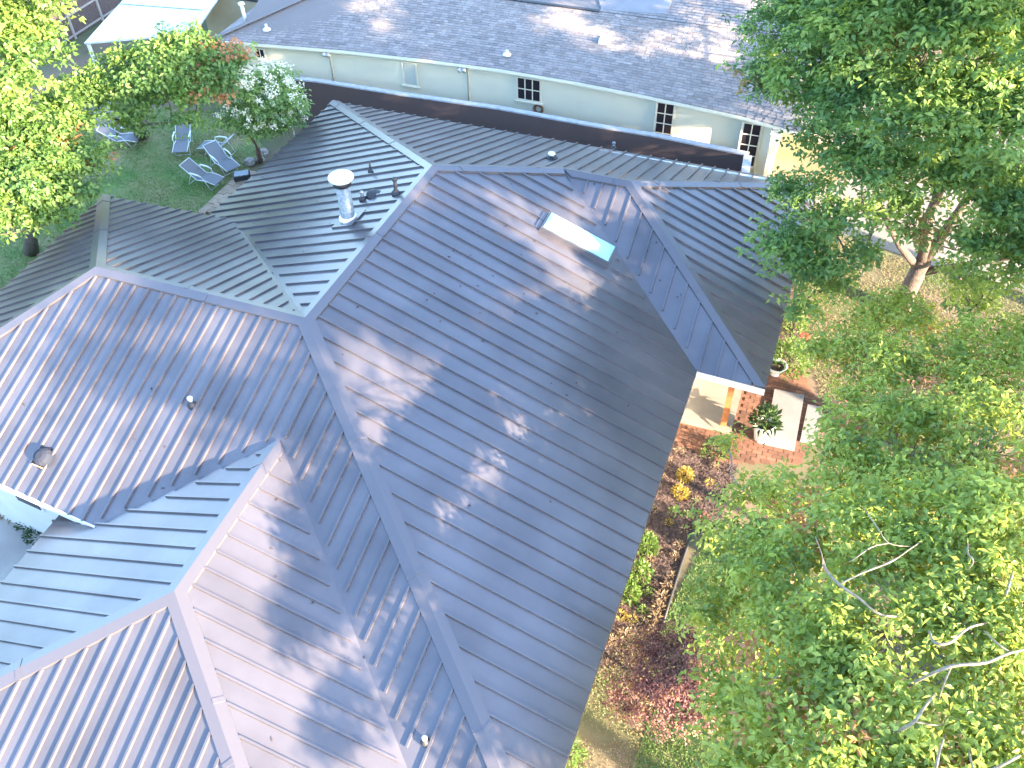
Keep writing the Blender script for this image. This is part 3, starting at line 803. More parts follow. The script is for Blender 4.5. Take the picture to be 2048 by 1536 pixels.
# porch column and vents on the neighbour roof
cq = (7.66, 15.75, 1.87)
local(MB().box((cq[0] - .12, 15.6, 0), (cq[0] + .12, 15.84, 2.45)), nh).build('porch_column', M['creamtrim'], nh)
local(MB().box((cq[0] - .16, 15.56, 2.25), (cq[0] + .16, 15.88, 2.40)), nh).build('capital', M['white'], nh)
def nroof(px, yy): return px
def nz(x, y):
    y0 = ev_y(x); return 2.62 + (RZ - 2.62) * (y - y0) / (RY - y0)
def on_nroof(P0, P1):      # where the sight line through two points meets the front slope
    P0, P1 = Vector(P0), Vector(P1); lo, hi = 0.0, 1.0
    for _ in range(40):
        m_ = (lo + hi) / 2; q = P0.lerp(P1, m_)
        if q.z > nz(q.x, q.y): lo = m_
        else: hi = m_
    return P0.lerp(P1, lo)
q = on_nroof((2.43, 13.47, 5.50), (-0.03, 22.86, 1.00)); 
local(MB().box((q.x - .17, q.y - .15, q.z - .03), (q.x + .17, q.y + .15, q.z + .13)), nh).build('roof_vent', M['white'], nh)
for (P0, P1), h in ((( (-0.01, 11.83, 5.50), (-3.39, 20.59, 1.00)), .18), (((-7.56, 11.15, 5.50), (-13.80, 19.66, 1.00)), .22)):
    q = on_nroof(P0, P1)
    f = local(MB().tube([q - Vector((0, 0, .05)), q + Vector((0, 0, h))], 0.05, 10), nh).build('vent_pipe', M['white'], nh, True)
    local(MB().lathe([(.16, 0), (.15, .04), (.06, .10)], q, 12), nh).build('boot', M['pale'], f, True)
q = Vector((-12.49, 16.68, 3.00))
f = local(MB().tube([q - Vector((0, 0, .3)), q + Vector((-.02, 0, .45))], 0.07, 10), nh).build('vent_pipe', M['white'], nh, True)
local(MB().lathe([(.12, 0), (.12, .08)], q + Vector((-.02, 0, .42)), 12), nh).build('cap', M['white'], f, True)

# ------------------------------------------------------------------ far back left: lattice fence, carport, shed
lf = empty('lattice_fence', 'brown board fence with pale battens beyond the carport', 'fence', (-23.0, 20, 0))
x0 = -23.0
for k in range(5):
    ya, yb = 16.3 + k * 1.9 - 20, 16.3 + (k + 1) * 1.9 - 20
    MB().box((-0.03, ya + .03, 0.02), (0.03, yb - .03, 1.9)).build('board_panel', M['weave'], lf)
for k in range(6):
    y = 16.3 + k * 1.9 - 20
    MB().box((0.035, y - .05, 0), (0.11, y + .05, 1.95)).build('batten', M['rail'], lf)
for z in (0.12, 0.95, 1.82):
    MB().box((0.032, 16.3 - 20, z), (0.075, 25.8 - 20, z + .07)).build('rail', M['rail'], lf)
cp = empty('carport', 'carport with pale blue-white sheet metal roof', 'carport', (-16.5, 17, 0))
CPQ = [(-17.80, 13.75, 2.50), (-14.84, 15.39, 2.50), (-14.45, 16.33, 2.50), (-15.48, 19.82, 2.50), (-19.70, 20.44, 2.50)]
ca = [Vector(q) - Vector((-16.5, 17, 0)) for q in CPQ]
MB().prism(ca, 0.06).build('roof_sheet', M['sheet'], cp)
for q in ca:
    MB().box((q.x * .96 - .05, q.y * .96 - .05, 0), (q.x * .96 + .05, q.y * .96 + .05, 2.43)).build('post', M['white'], cp)
MB().bar(ca[0].lerp(ca[4], .5) + Vector((0, 0, .002)), ca[1].lerp(ca[3], .5) + Vector((0, 0, .002)), 0.03, 0.02).build('seam', M['galv'], cp)
sh = empty('shed', 'beige shed between the carport and shingle roof', 'shed', (-15, 21, 0))
SP = (-14.41, 17.14, 2.00)
MB().box((-1.6, -1.6, 0), (3.4, 3.0, 2.3)).build('wall', M['beige'], sh)
MB().box((-1.7, -1.7, 2.31), (3.5, -0.6, 2.40)).build('roof', M['black'], sh)
MB().box((-1.7, -0.6, 2.31), (3.5, 3.1, 2.44)).build('roof_sheet', M['beige'], sh)

# ------------------------------------------------------------------ garden furniture and hard landscape
def make_lounger():
    r = empty('sun_lounger', 'x', 'sun lounger')
    # local +X points to the foot end; seat hinge at the origin
    sa, sb, ba = 0.40, 0.30, math.radians(38)
    hinge = Vector((-0.05, 0, 0.33)); foot = Vector((0.78, 0, 0.30)); knee = Vector((0.36, 0, 0.38))
    back = hinge + Vector((-math.cos(ba), 0, math.sin(ba))) * 0.78
    W_ = 0.27
    def sling(pts, name):
        b = MB(); n = len(pts)
        vs = [(p.x, s_ * W_, p.z) for p in pts for s_ in (-1, 1)] + [(p.x, s_ * W_, p.z - .012) for p in pts for s_ in (-1, 1)]
        fs = []
        for i in range(n - 1):
            a = 2 * i; fs += [(a, a + 2, a + 3, a + 1), (a + 1 + 2 * n, a + 3 + 2 * n, a + 2 + 2 * n, a + 2 * n)]
        fs += [(0, 1, 2 * n + 1, 2 * n), (2 * n - 1, 2 * n - 2, 4 * n - 2, 4 * n - 1)]
        b.add(vs, fs); return b.build(name, M['sling'], r)
    sling([back, back.lerp(hinge, .5) + Vector((0.02, 0, -.035)), hinge + Vector((.01, 0, .01))], 'back_sling')
    sling([hinge + Vector((.03, 0, .005)), hinge.lerp(knee, .5) + Vector((0, 0, -.03)), knee, foot], 'seat_sling')
    for s_ in (-1, 1):
        y = s_ * (W_ + .02); v = lambda p: Vector((p.x, y, p.z))
        MB().tube([v(back) + Vector((-.02, 0, .01)), v(hinge), v(knee), v(foot)], 0.017, 8).build('side_rail', M['frame'], r, True)
        MB().tube([v(hinge) + Vector((-.28, 0, 0.22)), v(hinge) + Vector((-.20, s_ * .03, .27)), v(hinge) + Vector((.10, s_ * .03, .26)), v(hinge) + Vector((.30, s_ * .02, .20))], [0.018, .03, .03, .022], 8).build('armrest', M['armw'], r, True)
        MB().tube([v(hinge) + Vector((.28, 0, .18)), (0.52, y, 0.0)], 0.014, 6).build('leg', M['frame'], r, True)
        MB().tube([v(hinge) + Vector((-.18, 0, .25)), (-0.52, y, 0.0)], 0.014, 6).build('leg', M['frame'], r, True)
    MB().tube([(-0.52, -W_ - .02, .012), (-0.52, W_ + .02, .012)], 0.014, 6).build('cross_bar', M['frame'], r, True)
    MB().tube([(0.52, -W_ - .02, .012), (0.52, W_ + .02, .012)], 0.014, 6).build('cross_bar', M['frame'], r, True)
    MB().tube([back + Vector((-.02, -W_ - .02, .01)), back + Vector((-.02, W_ + .02, .01))], 0.017, 6).build('top_bar', M['frame'], r, True)
    return r
lg = make_lounger()
spots = [((-13.20, 12.64, 0.00), (-12.53, 11.19, 0.00), 'grey sling sun lounger standing alone mid-lawn and facing the house'),
         ((-15.67, 11.24, 0.00), (-14.84, 11.51, 0.00), 'grey sling sun lounger half hidden under the left tree'),
         ((-10.88, 12.01, 0.00), (-11.95, 11.95, 0.00), 'grey sling sun lounger behind the other two of the huddled three, turned away from them'),
         ((-11.43, 11.55, 0.00), (-10.05, 10.91, 0.00), 'grey sling sun lounger in the middle of the huddled three'),
         ((-11.68, 10.17, 0.00), (-9.97, 10.08, 0.00), 'grey sling sun lounger with open pale frame nearest the stone edging')]
for i, (p, q, lab) in enumerate(spots):
    o = lg if i == 0 else copy_tree(lg)
    o.location = ((p[0] + q[0]) / 2, (p[1] + q[1]) / 2, 0.0); o.rotation_euler = (0, 0, math.atan2(q[1] - p[1], q[0] - p[0]))
    o.scale = (0.92, 0.92, 0.92)
    tag(o, lab, 'sun lounger', 'sun loungers on the back lawn')
# sandstone edging strip beside the house
ea, eb = Vector((-9.72, 8.47, 0.00)), Vector((-9.71, 11.15, 0.00))
ed = empty('stone_edging', 'row of sandstone blocks edging the lawn beside the roof', 'edging', (ea.x, ea.y, 0))
dirv = (eb - ea); L_ = dirv.length; dirv.normalize(); nx_ = Vector((dirv.y, -dirv.x, 0))
nb_ = 9
for k in range(nb_):
    for j in range(2):
        a0 = L_ * k / nb_ + (0.12 if j else 0); a1 = L_ * (k + 1) / nb_ - 0.02 + (0.12 if j else 0)
        p_ = dirv * a0 + nx_ * (-0.12 + .29 * j); q_ = dirv * a1 + nx_ * (-0.12 + .29 * j)
        MB().bar(p_, q_, 0.27, 0.09 + random.random() * .03).build('stone_block', M['sand'], ed)
q = (-9.62, 10.71, 0.00)
cl = empty('hose_reel', 'dark hose reel box at the end of the stone edging', 'hose reel', (q[0], q[1], 0), 0.6)
MB().box((-.28, -.16, .0), (.28, .16, .30)).build('case', M['black'], cl)
MB().box((-.24, -.2, .31), (.24, .12, .35)).build('lid', M['galv'], cl)
for k, (q, s_) in enumerate((((-9.99, 11.74, 0.00), .22), ((-9.87, 12.49, 0.00), .2), ((-9.72, 12.04, 0.00), .15))):
    b = MB().lathe([(s_, 0), (s_ * 1.05, s_ * .4), (s_ * .8, s_ * .9), (s_ * .3, s_ * 1.1)], (0, 0, 0), 7)
    b.v = [(x * random.uniform(.8, 1.2), y * random.uniform(.8, 1.2), z * random.uniform(.85, 1.1)) for x, y, z in b.v]
    o = b.build('rock', M['stone']); o.location = q
    tag(o, ('grey rock left of the myrtle trunk', 'grey rock right of the myrtle trunk', 'small grey rock at the foot of the myrtle trunk')[k], 'rock', 'rocks round the flowering tree')
q = (-16.78, 12.47, 0.00)
b = MB().lathe([(.7, 0), (.75, .25), (.55, .5), (.2, .62)], (0, 0, 0), 9)
b.v = [(x * random.uniform(.75, 1.2), y * random.uniform(.75, 1.2), z * random.uniform(.8, 1.1)) for x, y, z in b.v]
o = b.build('boulder', M['stone']); o.location = q
tag(o, 'large grey boulder at the shaded back edge of the lawn', 'boulder')
q = (9.57, 9.60, 0.00)
b = MB().lathe([(.17, 0), (.19, .1), (.12, .2)], (0, 0, 0), 6)
b.v = [(x * random.uniform(.8, 1.2), y * random.uniform(.8, 1.2), z) for x, y, z in b.v]
o = b.build('stone', M['tanstone']); o.location = q
tag(o, 'tan stone on the dark mulch beside the porch roof', 'stone')
# wire fence by the flowering tree
pA, pB = Vector((-10.48, 13.76, 0.00)), Vector((-9.34, 13.83, 0.00))
wf = empty('garden_hose_rail', 'thin pale rail beside the flowering tree', 'rail', (pA.x, pA.y, 0))
MB().tube([(0, 0, .45), (pB.x - pA.x, pB.y - pA.y, .45)], 0.018, 6).build('rail', M['frame'], wf, True)
for f in (0, 1):
    MB().tube([((pB.x - pA.x) * f, (pB.y - pA.y) * f, 0), ((pB.x - pA.x) * f, (pB.y - pA.y) * f, .46)], 0.018, 6).build('post', M['frame'], wf, True)
# brick patio
PAT = [(7.27, 5.11, 0.00), (7.35, 3.86, 0.00), (8.54, 3.58, 0.00), (10.41, 4.15, 0.00), (10.76, 6.31, 0.00), (10.08, 7.14, 0.00), (9.14, 8.06, 0.00), (8.69, 7.07, 0.00)]
ground_poly('patio', PAT, 0.016, M['redsoil'], 'red brick patio outside the porch')
pav = empty('brick_paving', 'red brick paving laid outside the porch', 'paving', (9, 5, 0.016))
me_b = MB().box((-.115, -.055, 0), (.115, .055, .022)).mesh('brick')
me_b.materials.append(M['brick'])
xs = [p[0] for p in PAT]; ys = [p[1] for p in PAT]
cells = []
yy = min(ys); r_ = 0
while yy < max(ys):
    xx = min(xs) + (r_ % 2) * .12
    while xx < max(xs):
        if bool(inside(np.array([xx]), np.array([yy]), PAT)[0]) and not (7.0 < xx < 8.7 and 4.5 < yy): cells.append((xx, yy))
        xx += .245
    yy += .122; r_ += 1
cells.sort(key=lambda c: (c[0] - C[0]) ** 2 + (c[1] - C[1]) ** 2)
for c in cells[:300]:
    o = bpy.data.objects.new('brick', me_b); COL.objects.link(o); o.parent = pav
    o.location = (c[0] - 9 + random.uniform(-.005, .005), c[1] - 5, random.uniform(-.004, .004)); o.rotation_euler = (0, 0, random.uniform(-.03, .03))
rest = MB()
for c in cells[300:]:
    rest.box((c[0] - 9 - .115, c[1] - 5 - .055, 0), (c[0] - 9 + .115, c[1] - 5 + .055, .022))
if rest.v: tag(rest.build('bricks', M['brick'], pav), kind='stuff')
sl = MB().prism([(9.42, 6.43, 0.13), (9.48, 4.48, 0.13), (10.21, 4.51, 0.13), (10.19, 6.46, 0.13)], 0.095)
tag(sl.build('paving_slab', M['slab']), 'large pale rectangular slab beside the white planter', 'slab', 'pale slabs at the patio edge')
sl = MB().prism([(10.32, 6.18, 0.11), (10.30, 4.87, 0.11), (10.68, 4.90, 0.11), (10.70, 6.20, 0.11)], 0.08)
tag(sl.build('paving_slab', M['slab']), 'narrow pale slab half under the tree beyond the large slab', 'slab', 'pale slabs at the patio edge')
def plant(cen_, r, h, n, ln, wd_, m, name='foliage', parent=None, up=0.8, tint=(0.2, 0.8), stems=False, petals=None):
    """a leafy tuft: leaves spread over a dome"""
    d = rng.normal(0, 1, (n, 3)); d[:, 2] = np.abs(d[:, 2]); d /= np.linalg.norm(d, axis=1, keepdims=True)
    rad = rng.uniform(.25, 1, n)[:, None] ** .6
    c = np.array(cen_) + d * rad * np.array([r, r, h])
    ax = d + rng.normal(0, .5, (n, 3)) + np.array([0, 0, up * .4])
    nor = d * .4 + rng.normal(0, .5, (n, 3)) + np.array([0, 0, .9])
    me = leaf_mesh(name, c, ax, nor, ln * rng.uniform(.7, 1.3, n), wd_ * rng.uniform(.7, 1.3, n), rng.uniform(*tint, n), droop=.15)
    return link(name, me, m, parent)
# planters
q = (9.36, 4.64, 0.00)
pt = empty('planter', 'tall white planter holding a dark leafy plant on the brick patio', 'planter', (q[0], q[1], .03))
MB().lathe([(.15, 0), (.17, .03), (.25, .58), (.265, .62), (.235, .62), (.22, .50)], (0, 0, 0), 28).build('pot', M['pot'], pt, True)
MB().lathe([(.222, .52), (.05, .56)], (0, 0, 0), 20).build('soil', M['mulch'], pt)
po = empty('potted_plant', 'dark green broad-leaved plant growing in the white planter', 'plant', (q[0], q[1], .58))
plant((0, 0, .02), .30, .55, 170, .24, .09, M['leafK'], 'foliage', po, tint=(0, .9))
MB().tube([(0, 0, -.05), (.02, 0, .4)], [.02, .012], 6).build('stem', M['bark'], po, True)
q = (9.34, 7.09, 0.00)
pt = empty('urn', 'small white bowl planter by the porch roof corner', 'planter', (q[0], q[1], .02))
MB().lathe([(.12, 0), (.10, .06), (.13, .12), (.26, .34), (.28, .37), (.24, .36), (.12, .2)], (0, 0, 0), 26).build('bowl', M['pot'], pt, True)
MB().lathe([(.225, .30), (.05, .33)], (0, 0, 0), 18).build('soil', M['mulch'], pt)
# shrubs and bedding plants
def shrub(q, r, h, n, ln, wd_, m, label, cat='shrub', name='shrub', group=None, red=False, stem=True):
    e = empty(name, label, cat, (q[0], q[1], 0), 0, group)
    plant((0, 0, h * .15), r, h, n, ln, wd_, m, 'foliage', e)
    if stem:
        b = MB()
        for k in range(5):
            a = k * 1.26
            b.tube([(0, 0, 0), (math.cos(a) * r * .4, math.sin(a) * r * .4, h * .55), (math.cos(a) * r * .7, math.sin(a) * r * .7, h * .9)], [.02, .014, .006], 5)
        b.build('stems', M['bark'], e)
    return e
e = shrub((9.63, 7.49, 0.00), .62, .85, 900, .12, .06, M['leafG'], 'green shrub with red blooms beside the small white bowl planter')
b = MB()
for k in range(6):
    a = k * 1.05; c = Vector((.22 + .09 * math.cos(a), .35 + .09 * math.sin(a), .92))
    b.tube([c, c + Vector((.05 * math.cos(a), .05 * math.sin(a), .03))], [.05, .015], 6)
b.build('bloom', M['redpetal'], e)
shrub((9.55, 9.07, 0.00), .4, .55, 380, .11, .05, M['leafG'], 'smaller green shrub in the mulch between the tan stone and the red-flowered shrub')
shrub((7.81, 2.83, 0.00), .19, .30, 260, .08, .04, M['leafY'], 'bright yellow shrub nearest the porch in the mulch bed', group='yellow shrubs in the mulch bed')
shrub((7.83, 2.27, 0.00), .20, .24, 260, .09, .04, M['leafY'], 'yellow-green shrub just below the bright yellow one', group='yellow shrubs in the mulch bed')
for q, lab, s_ in (((7.43, 0.55, 0.00), 'bright green shrub highest of the three against the eave', .40), ((7.44, -0.22, 0.00), 'bright green shrub in the middle of the three against the eave', .45), ((7.37, -0.78, 0.00), 'bright green shrub lowest of the three against the eave', .36)):
    shrub((q[0], q[1], 0), s_ * .72, s_ * .75, 300, .10, .06, M['leafG'], lab, group='green shrubs against the eave')
shrub((7.24, -4.59, 0.00), .3, .4, 260, .1, .05, M['leafG'], 'small green shrub at the foot of the eave near the lawn')
shrub((8.39, 3.87, 0.00), .35, .4, 380, .09, .04, M['leafK'], 'low dark green shrub between the patio and the mulch')
base = None
TUFTS = [(1368,1062,'T'),(1357,1091,'T'),(1350,1114,'T'),(1342,1151,'T'),(1334,1173,'T'),(1323,1195,'T'),(1317,1215,'T'),(1310,1236,'T'),(1304,1261,'T'),
         (1346,1024,'G'),(1374,1031,'G'),(1339,1047,'Y'),(1297,1185,'G'),(1284,1222,'G'),(1262,1240,'Y'),(1240,1232,'Y'),(1225,1281,'T'),(1404,909,'G'),(1430,935,'T'),
         (1418,967,'Y'),(1359,903,'T'),(1337,922,'T'),(1305,1022,'T'),(1323,955,'T'),(1409,1036,'R'),(1411,1062,'T'),(1392,1000,'T'),(1392,1055,'G'),(1300,1120,'T'),(1316,1100,'T'),(1250,1270,'T')]
protos = {}
for i, (px_, py_, kd) in enumerate([]): pass
WORDS = {'T': ('pale straw-coloured bedding tuft', 'leafT'), 'G': ('small green bedding tuft', 'leafG'), 'Y': ('small yellow-green bedding tuft', 'leafY'), 'R': ('dull red bedding tuft', 'leafR')}
PTS = [(8.15, 1.28, 0.00), (8.12, 0.85, 0.00), (8.11, 0.52, 0.00), (8.14, 0.01, 0.00), (8.12, -0.29, 0.00), (8.07, -0.60, 0.00), (8.07, -0.86, 0.00), (8.06, -1.13, 0.00), (8.07, -1.44, 0.00),
       (7.79, 1.73, 0.00), (8.12, 1.74, 0.00), (7.79, 1.38, 0.00), (7.77, -0.57, 0.00), (7.75, -1.06, 0.00), (7.59, -1.35, 0.00), (7.34, -1.34, 0.00), (7.34, -1.95, 0.00), (8.07, 3.69, 0.00), (8.46, 3.39, 0.00),
       (8.42, 2.85, 0.00), (7.52, 3.60, 0.00), (7.33, 3.21, 0.00), (7.33, 1.60, 0.00), (7.29, 2.65, 0.00), (8.52, 1.80, 0.00), (8.62, 1.45, 0.00), (8.23, 2.25, 0.00), (8.39, 1.47, 0.00), (7.60, 0.25, 0.00), (7.71, 0.57, 0.00), (7.56, -1.74, 0.00)]
ROWT = ['topmost of the row along the bed edge', 'second from the top of the row along the bed edge', 'third from the top of the row along the bed edge', 'fourth from the top of the row along the bed edge', 'middle of the row along the bed edge',
        'fourth from the bottom of the row along the bed edge', 'third from the bottom of the row along the bed edge', 'second from the bottom of the row along the bed edge', 'lowest of the row along the bed edge']
OTH = ['below the yellow shrubs', 'below and right of the yellow shrubs', 'between the yellow shrubs and the green shrubs', 'right of the middle green shrub', 'right of the lowest green shrub', 'below the lowest green shrub, by the bed row',
       'touching the roof edge below the green shrubs', 'touching the roof edge near the red maple', 'below the low dark shrub', 'at the tree side of the bed top', 'right of the yellow shrubs near the tree', 'at the very top of the bed by the roof',
       'by the roof level with the bright yellow shrub top', 'by the roof above the green shrubs', 'by the roof beside the yellow shrubs', 'near the tree, above the bed corner', 'at the outer corner of the mulch bed', 'right of and below the yellow-green shrub', 'beside the dull red tuft', 'between the top green shrub and the bed edge', 'just above the top green shrub', 'by the roof above the red maple']
for i, (q, (px_, py_, kd)) in enumerate(zip(PTS, TUFTS)):
    lab, mm = WORDS[kd]
    if kd not in protos:
        e = empty('bedding_plant', 'x', 'plant')
        plant((0, 0, .01), .10, .11, 60, .07, .025, M[mm], 'foliage', e)
        MB().tube([(0, 0, 0), (0, 0, .08)], [.02, .01], 5).build('stem', M['bark'], e)
        protos[kd] = e
    else: e = copy_tree(protos[kd])
    e.location = (q[0], q[1], 0.01); s_ = random.uniform(.85, 1.3); e.scale = (s_, s_, s_ * .9); e.rotation_euler = (0, 0, random.uniform(0, 6))
    tag(e, lab + ' ' + (ROWT[i] if i < 9 else OTH[i - 9]), 'plant', 'bedding plants in the mulch bed')
# bed edging
eg = MB(); pts = [(8.91, 1.67, 0.03), (8.64, 1.37, 0.03), (8.33, 1.20, 0.03), (8.29, 0.33, 0.03), (8.26, -0.62, 0.03), (8.25, -1.41, 0.03)]
eg.tube(pts, 0.035, 6); tag(eg.build('garden_edging', M['black'], None, True), 'thin black edging strip between the mulch bed and side lawn', 'edging')
# planting strip at the white wall
for k, (q, lab) in enumerate((((-6.51, -3.68, 0.00), 'scrubby green plant against the white wall near its corner'), ((-7.14, -3.56, 0.00), 'brownish scrubby plant against the white wall by the drive'), ((-6.07, -3.95, 0.00), 'small grey-green plant at the corner where the wall meets the roof'))):
    shrub(q, .28, .25, 160, .1, .04, M['leafK' if k != 1 else 'leafT'], lab, group='plants along the white wall', stem=False)

# ------------------------------------------------------------------ trees
def tree(name, label, base, trunk_r, forks, blobs, leaf, bark, ln, wd_, dens, per=7, spray=0.55, dead=0.02, flowers=0, group=None, limb_r=0.10, twigs=0.35, cat='tree', per_s=9, tintc=0.42, drop=0.25, mains=()):
    """blobs: (x, y, z, r, rz). Sprays of leaf rosettes fill the blobs' outer shells; limbs run from the fork through the blobs to the sprays."""
    base = Vector(base)
    t = empty(name, label, cat, (base.x, base.y, 0), 0, group)
    B = np.array(blobs)
    fz = Vector(forks[-1])
    # limbs
    tr = MB(); lm = MB()
    pts = [Vector((0, 0, -0.1))] + [Vector(f) - Vector((base.x, base.y, 0)) for f in forks]
    rad = [trunk_r * (1.25 if i == 0 else 1.0 - 0.25 * i / len(pts)) for i in range(len(pts))]
    tr.tube(pts, rad, 12)
    nodes = [np.array(pts[-1])]; nrad = [rad[-1]]
    order = np.argsort(np.linalg.norm(B[:, :3] - np.array(fz), axis=1))
    org = np.array([base.x, base.y, 0])
    for P_, ra, rb in mains:
        q_ = [Vector(p) - Vector((base.x, base.y, 0)) for p in P_]
        R_ = [ra + (rb - ra) * i / (len(q_) - 1) for i in range(len(q_))]
        MB().tube(q_, R_, 10).build('limb', M[bark], t, True)
        nodes += [np.array(p) for p in q_[1:]]; nrad += R_[1:]
    def limb(mb, a, c, r0, r1, bend, seg=5, n=7):
        a, c = np.array(a), np.array(c); d = c - a; L = np.linalg.norm(d)
        side = rng.normal(0, 1, 3); side -= d * side.dot(d) / (L * L + 1e-9); side /= np.linalg.norm(side) + 1e-9
        side2 = rng.normal(0, 1, 3) * .5
        P = []
        for i in range(seg + 1):
            f = i / seg
            w_ = math.sin(math.pi * f)
            P.append(a + d * f + side * L * bend * w_ + side2 * L * bend * math.sin(2 * math.pi * f) * .5 - np.array([0, 0, 1]) * L * bend * .5 * w_)
        R_ = [r0 + (r1 - r0) * i / seg for i in range(seg + 1)]
        mb.tube([Vector(p) for p in P], R_, n, False)
        return P, R_
    for k in order:
        c = B[k, :3] - org
        c = c - np.array([0, 0, B[k, 4] * .35])
        D = np.array([np.linalg.norm(c - q) + 1.2 * max(0, q[2] - c[2]) + (0.6 if nrad[i_] < limb_r * .35 else 0) for i_, q in enumerate(nodes)])
        j = int(np.argmin(D))
        r0 = min(nrad[j] * 0.75, limb_r); P, R_ = limb(lm, nodes[j], c, r0, max(r0 * .5, .018), 0.10)
        nodes += [np.array(p) for p in P[1:]]; nrad += R_[1:]
    nodes = np.array(nodes); nr = np.array(nrad)
    # sprays
    cs = []; 
    for x, y, z, r, rz in blobs:
        n = max(3, int(dens * (r ** 2)))
        d = rng.normal(0, 1, (n, 3)); d /= np.linalg.norm(d, axis=1, keepdims=True)
        d[:, 2] = np.where(d[:, 2] < -0.35, -d[:, 2], d[:, 2])
        rr = rng.uniform(.35, 1.08, n) ** .6
        cs.append(np.array([x, y, z]) - org + d * rr[:, None] * np.array([r, r, rz]))
    S_ = np.concatenate(cs); n = len(S_)
    outd = S_ - nodes[0]; outd /= np.linalg.norm(outd, axis=1, keepdims=True)
    # twigs
    tw = MB()
    for i in range(n):
        if rng.random() < twigs:
            D = np.linalg.norm(nodes - S_[i], axis=1); j = int(np.argmin(D))
            limb(tw, nodes[j], S_[i], min(max(nr[j] * .5, .012), .03), .006, 0.12, 4, 5)
    # rosettes
    rc = np.repeat(S_, per_s, 0) + rng.normal(0, 1, (n * per_s, 3)) * np.array([spray, spray, spray * .42]) * .5
    ro = np.repeat(outd, per_s, 0)
    base_t = np.repeat(np.clip(rng.normal(tintc, .22, n), 0, .88), per_s) + rng.normal(0, .08, n * per_s)
    dd = np.repeat(rng.random(n) < dead, per_s); 
    m = len(rc)
    a = rng.uniform(0, 6.28, m)[:, None] + np.arange(per)[None, :] * (6.283 / per) + rng.normal(0, .25, (m, per))
    nrm = ro * .5 + rng.normal(0, .55, (m, 3)) + np.array([0, 0, 1.0]); nrm /= np.linalg.norm(nrm, axis=1, keepdims=True)
    e1 = np.cross(nrm, np.array([0.3, 0.9, 0.1])); e1 /= np.linalg.norm(e1, axis=1, keepdims=True); e2 = np.cross(nrm, e1)
    ax = (e1[:, None, :] * np.cos(a)[..., None] + e2[:, None, :] * np.sin(a)[..., None] - nrm[:, None, :] * drop)
    off = rng.uniform(.0, .5, (m, per))[..., None] * ax * ln
    cen = rc[:, None, :] + off + rng.normal(0, .03, (m, per, 3))
    nn = nrm[:, None, :] + rng.normal(0, .35, (m, per, 3))
    ti = np.clip(base_t[:, None] + rng.normal(0, .07, (m, per)), 0, .92); ti = np.where(dd[:, None], 1.0, ti)
    N_ = m * per
    me = leaf_mesh('crown', cen.reshape(N_, 3), ax.reshape(N_, 3), nn.reshape(N_, 3), ln * rng.uniform(.65, 1.25, N_), wd_ * rng.uniform(.7, 1.25, N_), ti.reshape(N_), droop=.12)
    link('crown', me, M[leaf], t)
    tr.build('trunk', M[bark], t, True)
    lm.v += []; l_ = tag(lm.build('limbs', M[bark], t, True), kind='stuff')
    if tw.v: tag(tw.build('twigs', M[bark], t, True), kind='stuff')
    if flowers:
        k = rng.choice(n, min(flowers, n), replace=False); f = S_[k] + outd[k] * .26 + np.array([0, 0, .08])
        c_ = np.repeat(f, 14, 0) + rng.normal(0, .045, (len(f) * 14, 3))
        mf = leaf_mesh('blossom', c_, rng.normal(0, 1, c_.shape), rng.normal(0, 1, c_.shape), .07, .06, np.full(len(c_), .5))
        link('blossom', mf, M['petal'], t)
    return t, N_
A_BL = [(9.36, -3.25, 4.30, 0.73, 0.44), (9.44, -1.86, 4.60, 0.84, 0.51), (9.47, -0.72, 4.30, 0.56, 0.34), (8.65, 1.24, 3.40, 0.21, 0.13), (10.53, -1.06, 5.20, 0.98, 0.59), (10.86, 1.48, 4.50, 0.76, 0.46), (10.79, 4.05, 3.90, 0.97, 0.58), (11.63, 5.46, 3.80, 0.97, 0.58),
        (11.90, 2.51, 4.80, 1.27, 0.76), (11.30, 0.00, 5.60, 1.20, 0.72), (12.47, 0.14, 5.90, 1.30, 0.78), (13.28, 3.96, 4.70, 1.25, 0.75), (10.14, -3.00, 5.60, 1.05, 0.63), (11.09, -2.43, 6.20, 1.05, 0.52), (12.00, -2.22, 6.60, 1.05, 0.52), (12.76, -2.38, 6.70, 1.13, 0.56),
        (9.82, -4.49, 5.00, 0.79, 0.47), (9.76, -5.38, 5.00, 0.58, 0.35), (10.53, -4.67, 6.10, 1.03, 0.51), (11.31, -4.13, 6.60, 0.88, 0.44), (12.17, -3.87, 6.80, 0.67, 0.33), (12.88, -3.92, 6.80, 0.83, 0.41), (10.43, -5.73, 6.00, 0.85, 0.43), (11.18, -5.59, 6.60, 0.90, 0.45),
        (11.97, -5.53, 6.80, 0.76, 0.38), (12.79, -5.36, 6.80, 0.85, 0.43), (13.58, -0.95, 6.40, 0.97, 0.48), (14.73, 4.87, 4.60, 1.20, 0.60), (10.06, -6.49, 5.60, 0.78, 0.39), (11.18, -6.65, 6.50, 0.94, 0.47), (12.42, -6.46, 6.60, 1.10, 0.55), 
 (12.6, -7.0, 5.0, 1.2, .8), (14.2, -7.6, 5.6, 1.5, .9), (15.8, -7.0, 6.2, 1.5, .9), (13.5, -6.0, 4.6, 1.2, .8), (15.0, -5.4, 5.2, 1.5, .9), (16.0, -8.0, 5.4, 1.1, .7), (14.0, -9.0, 6.9, .8, .5), (14.8, -10.2, 6.3, .8, .5), (15.5, -9.3, 7.4, .7, .5)]  # this row: crown outside the view, added to shade the roof slopes
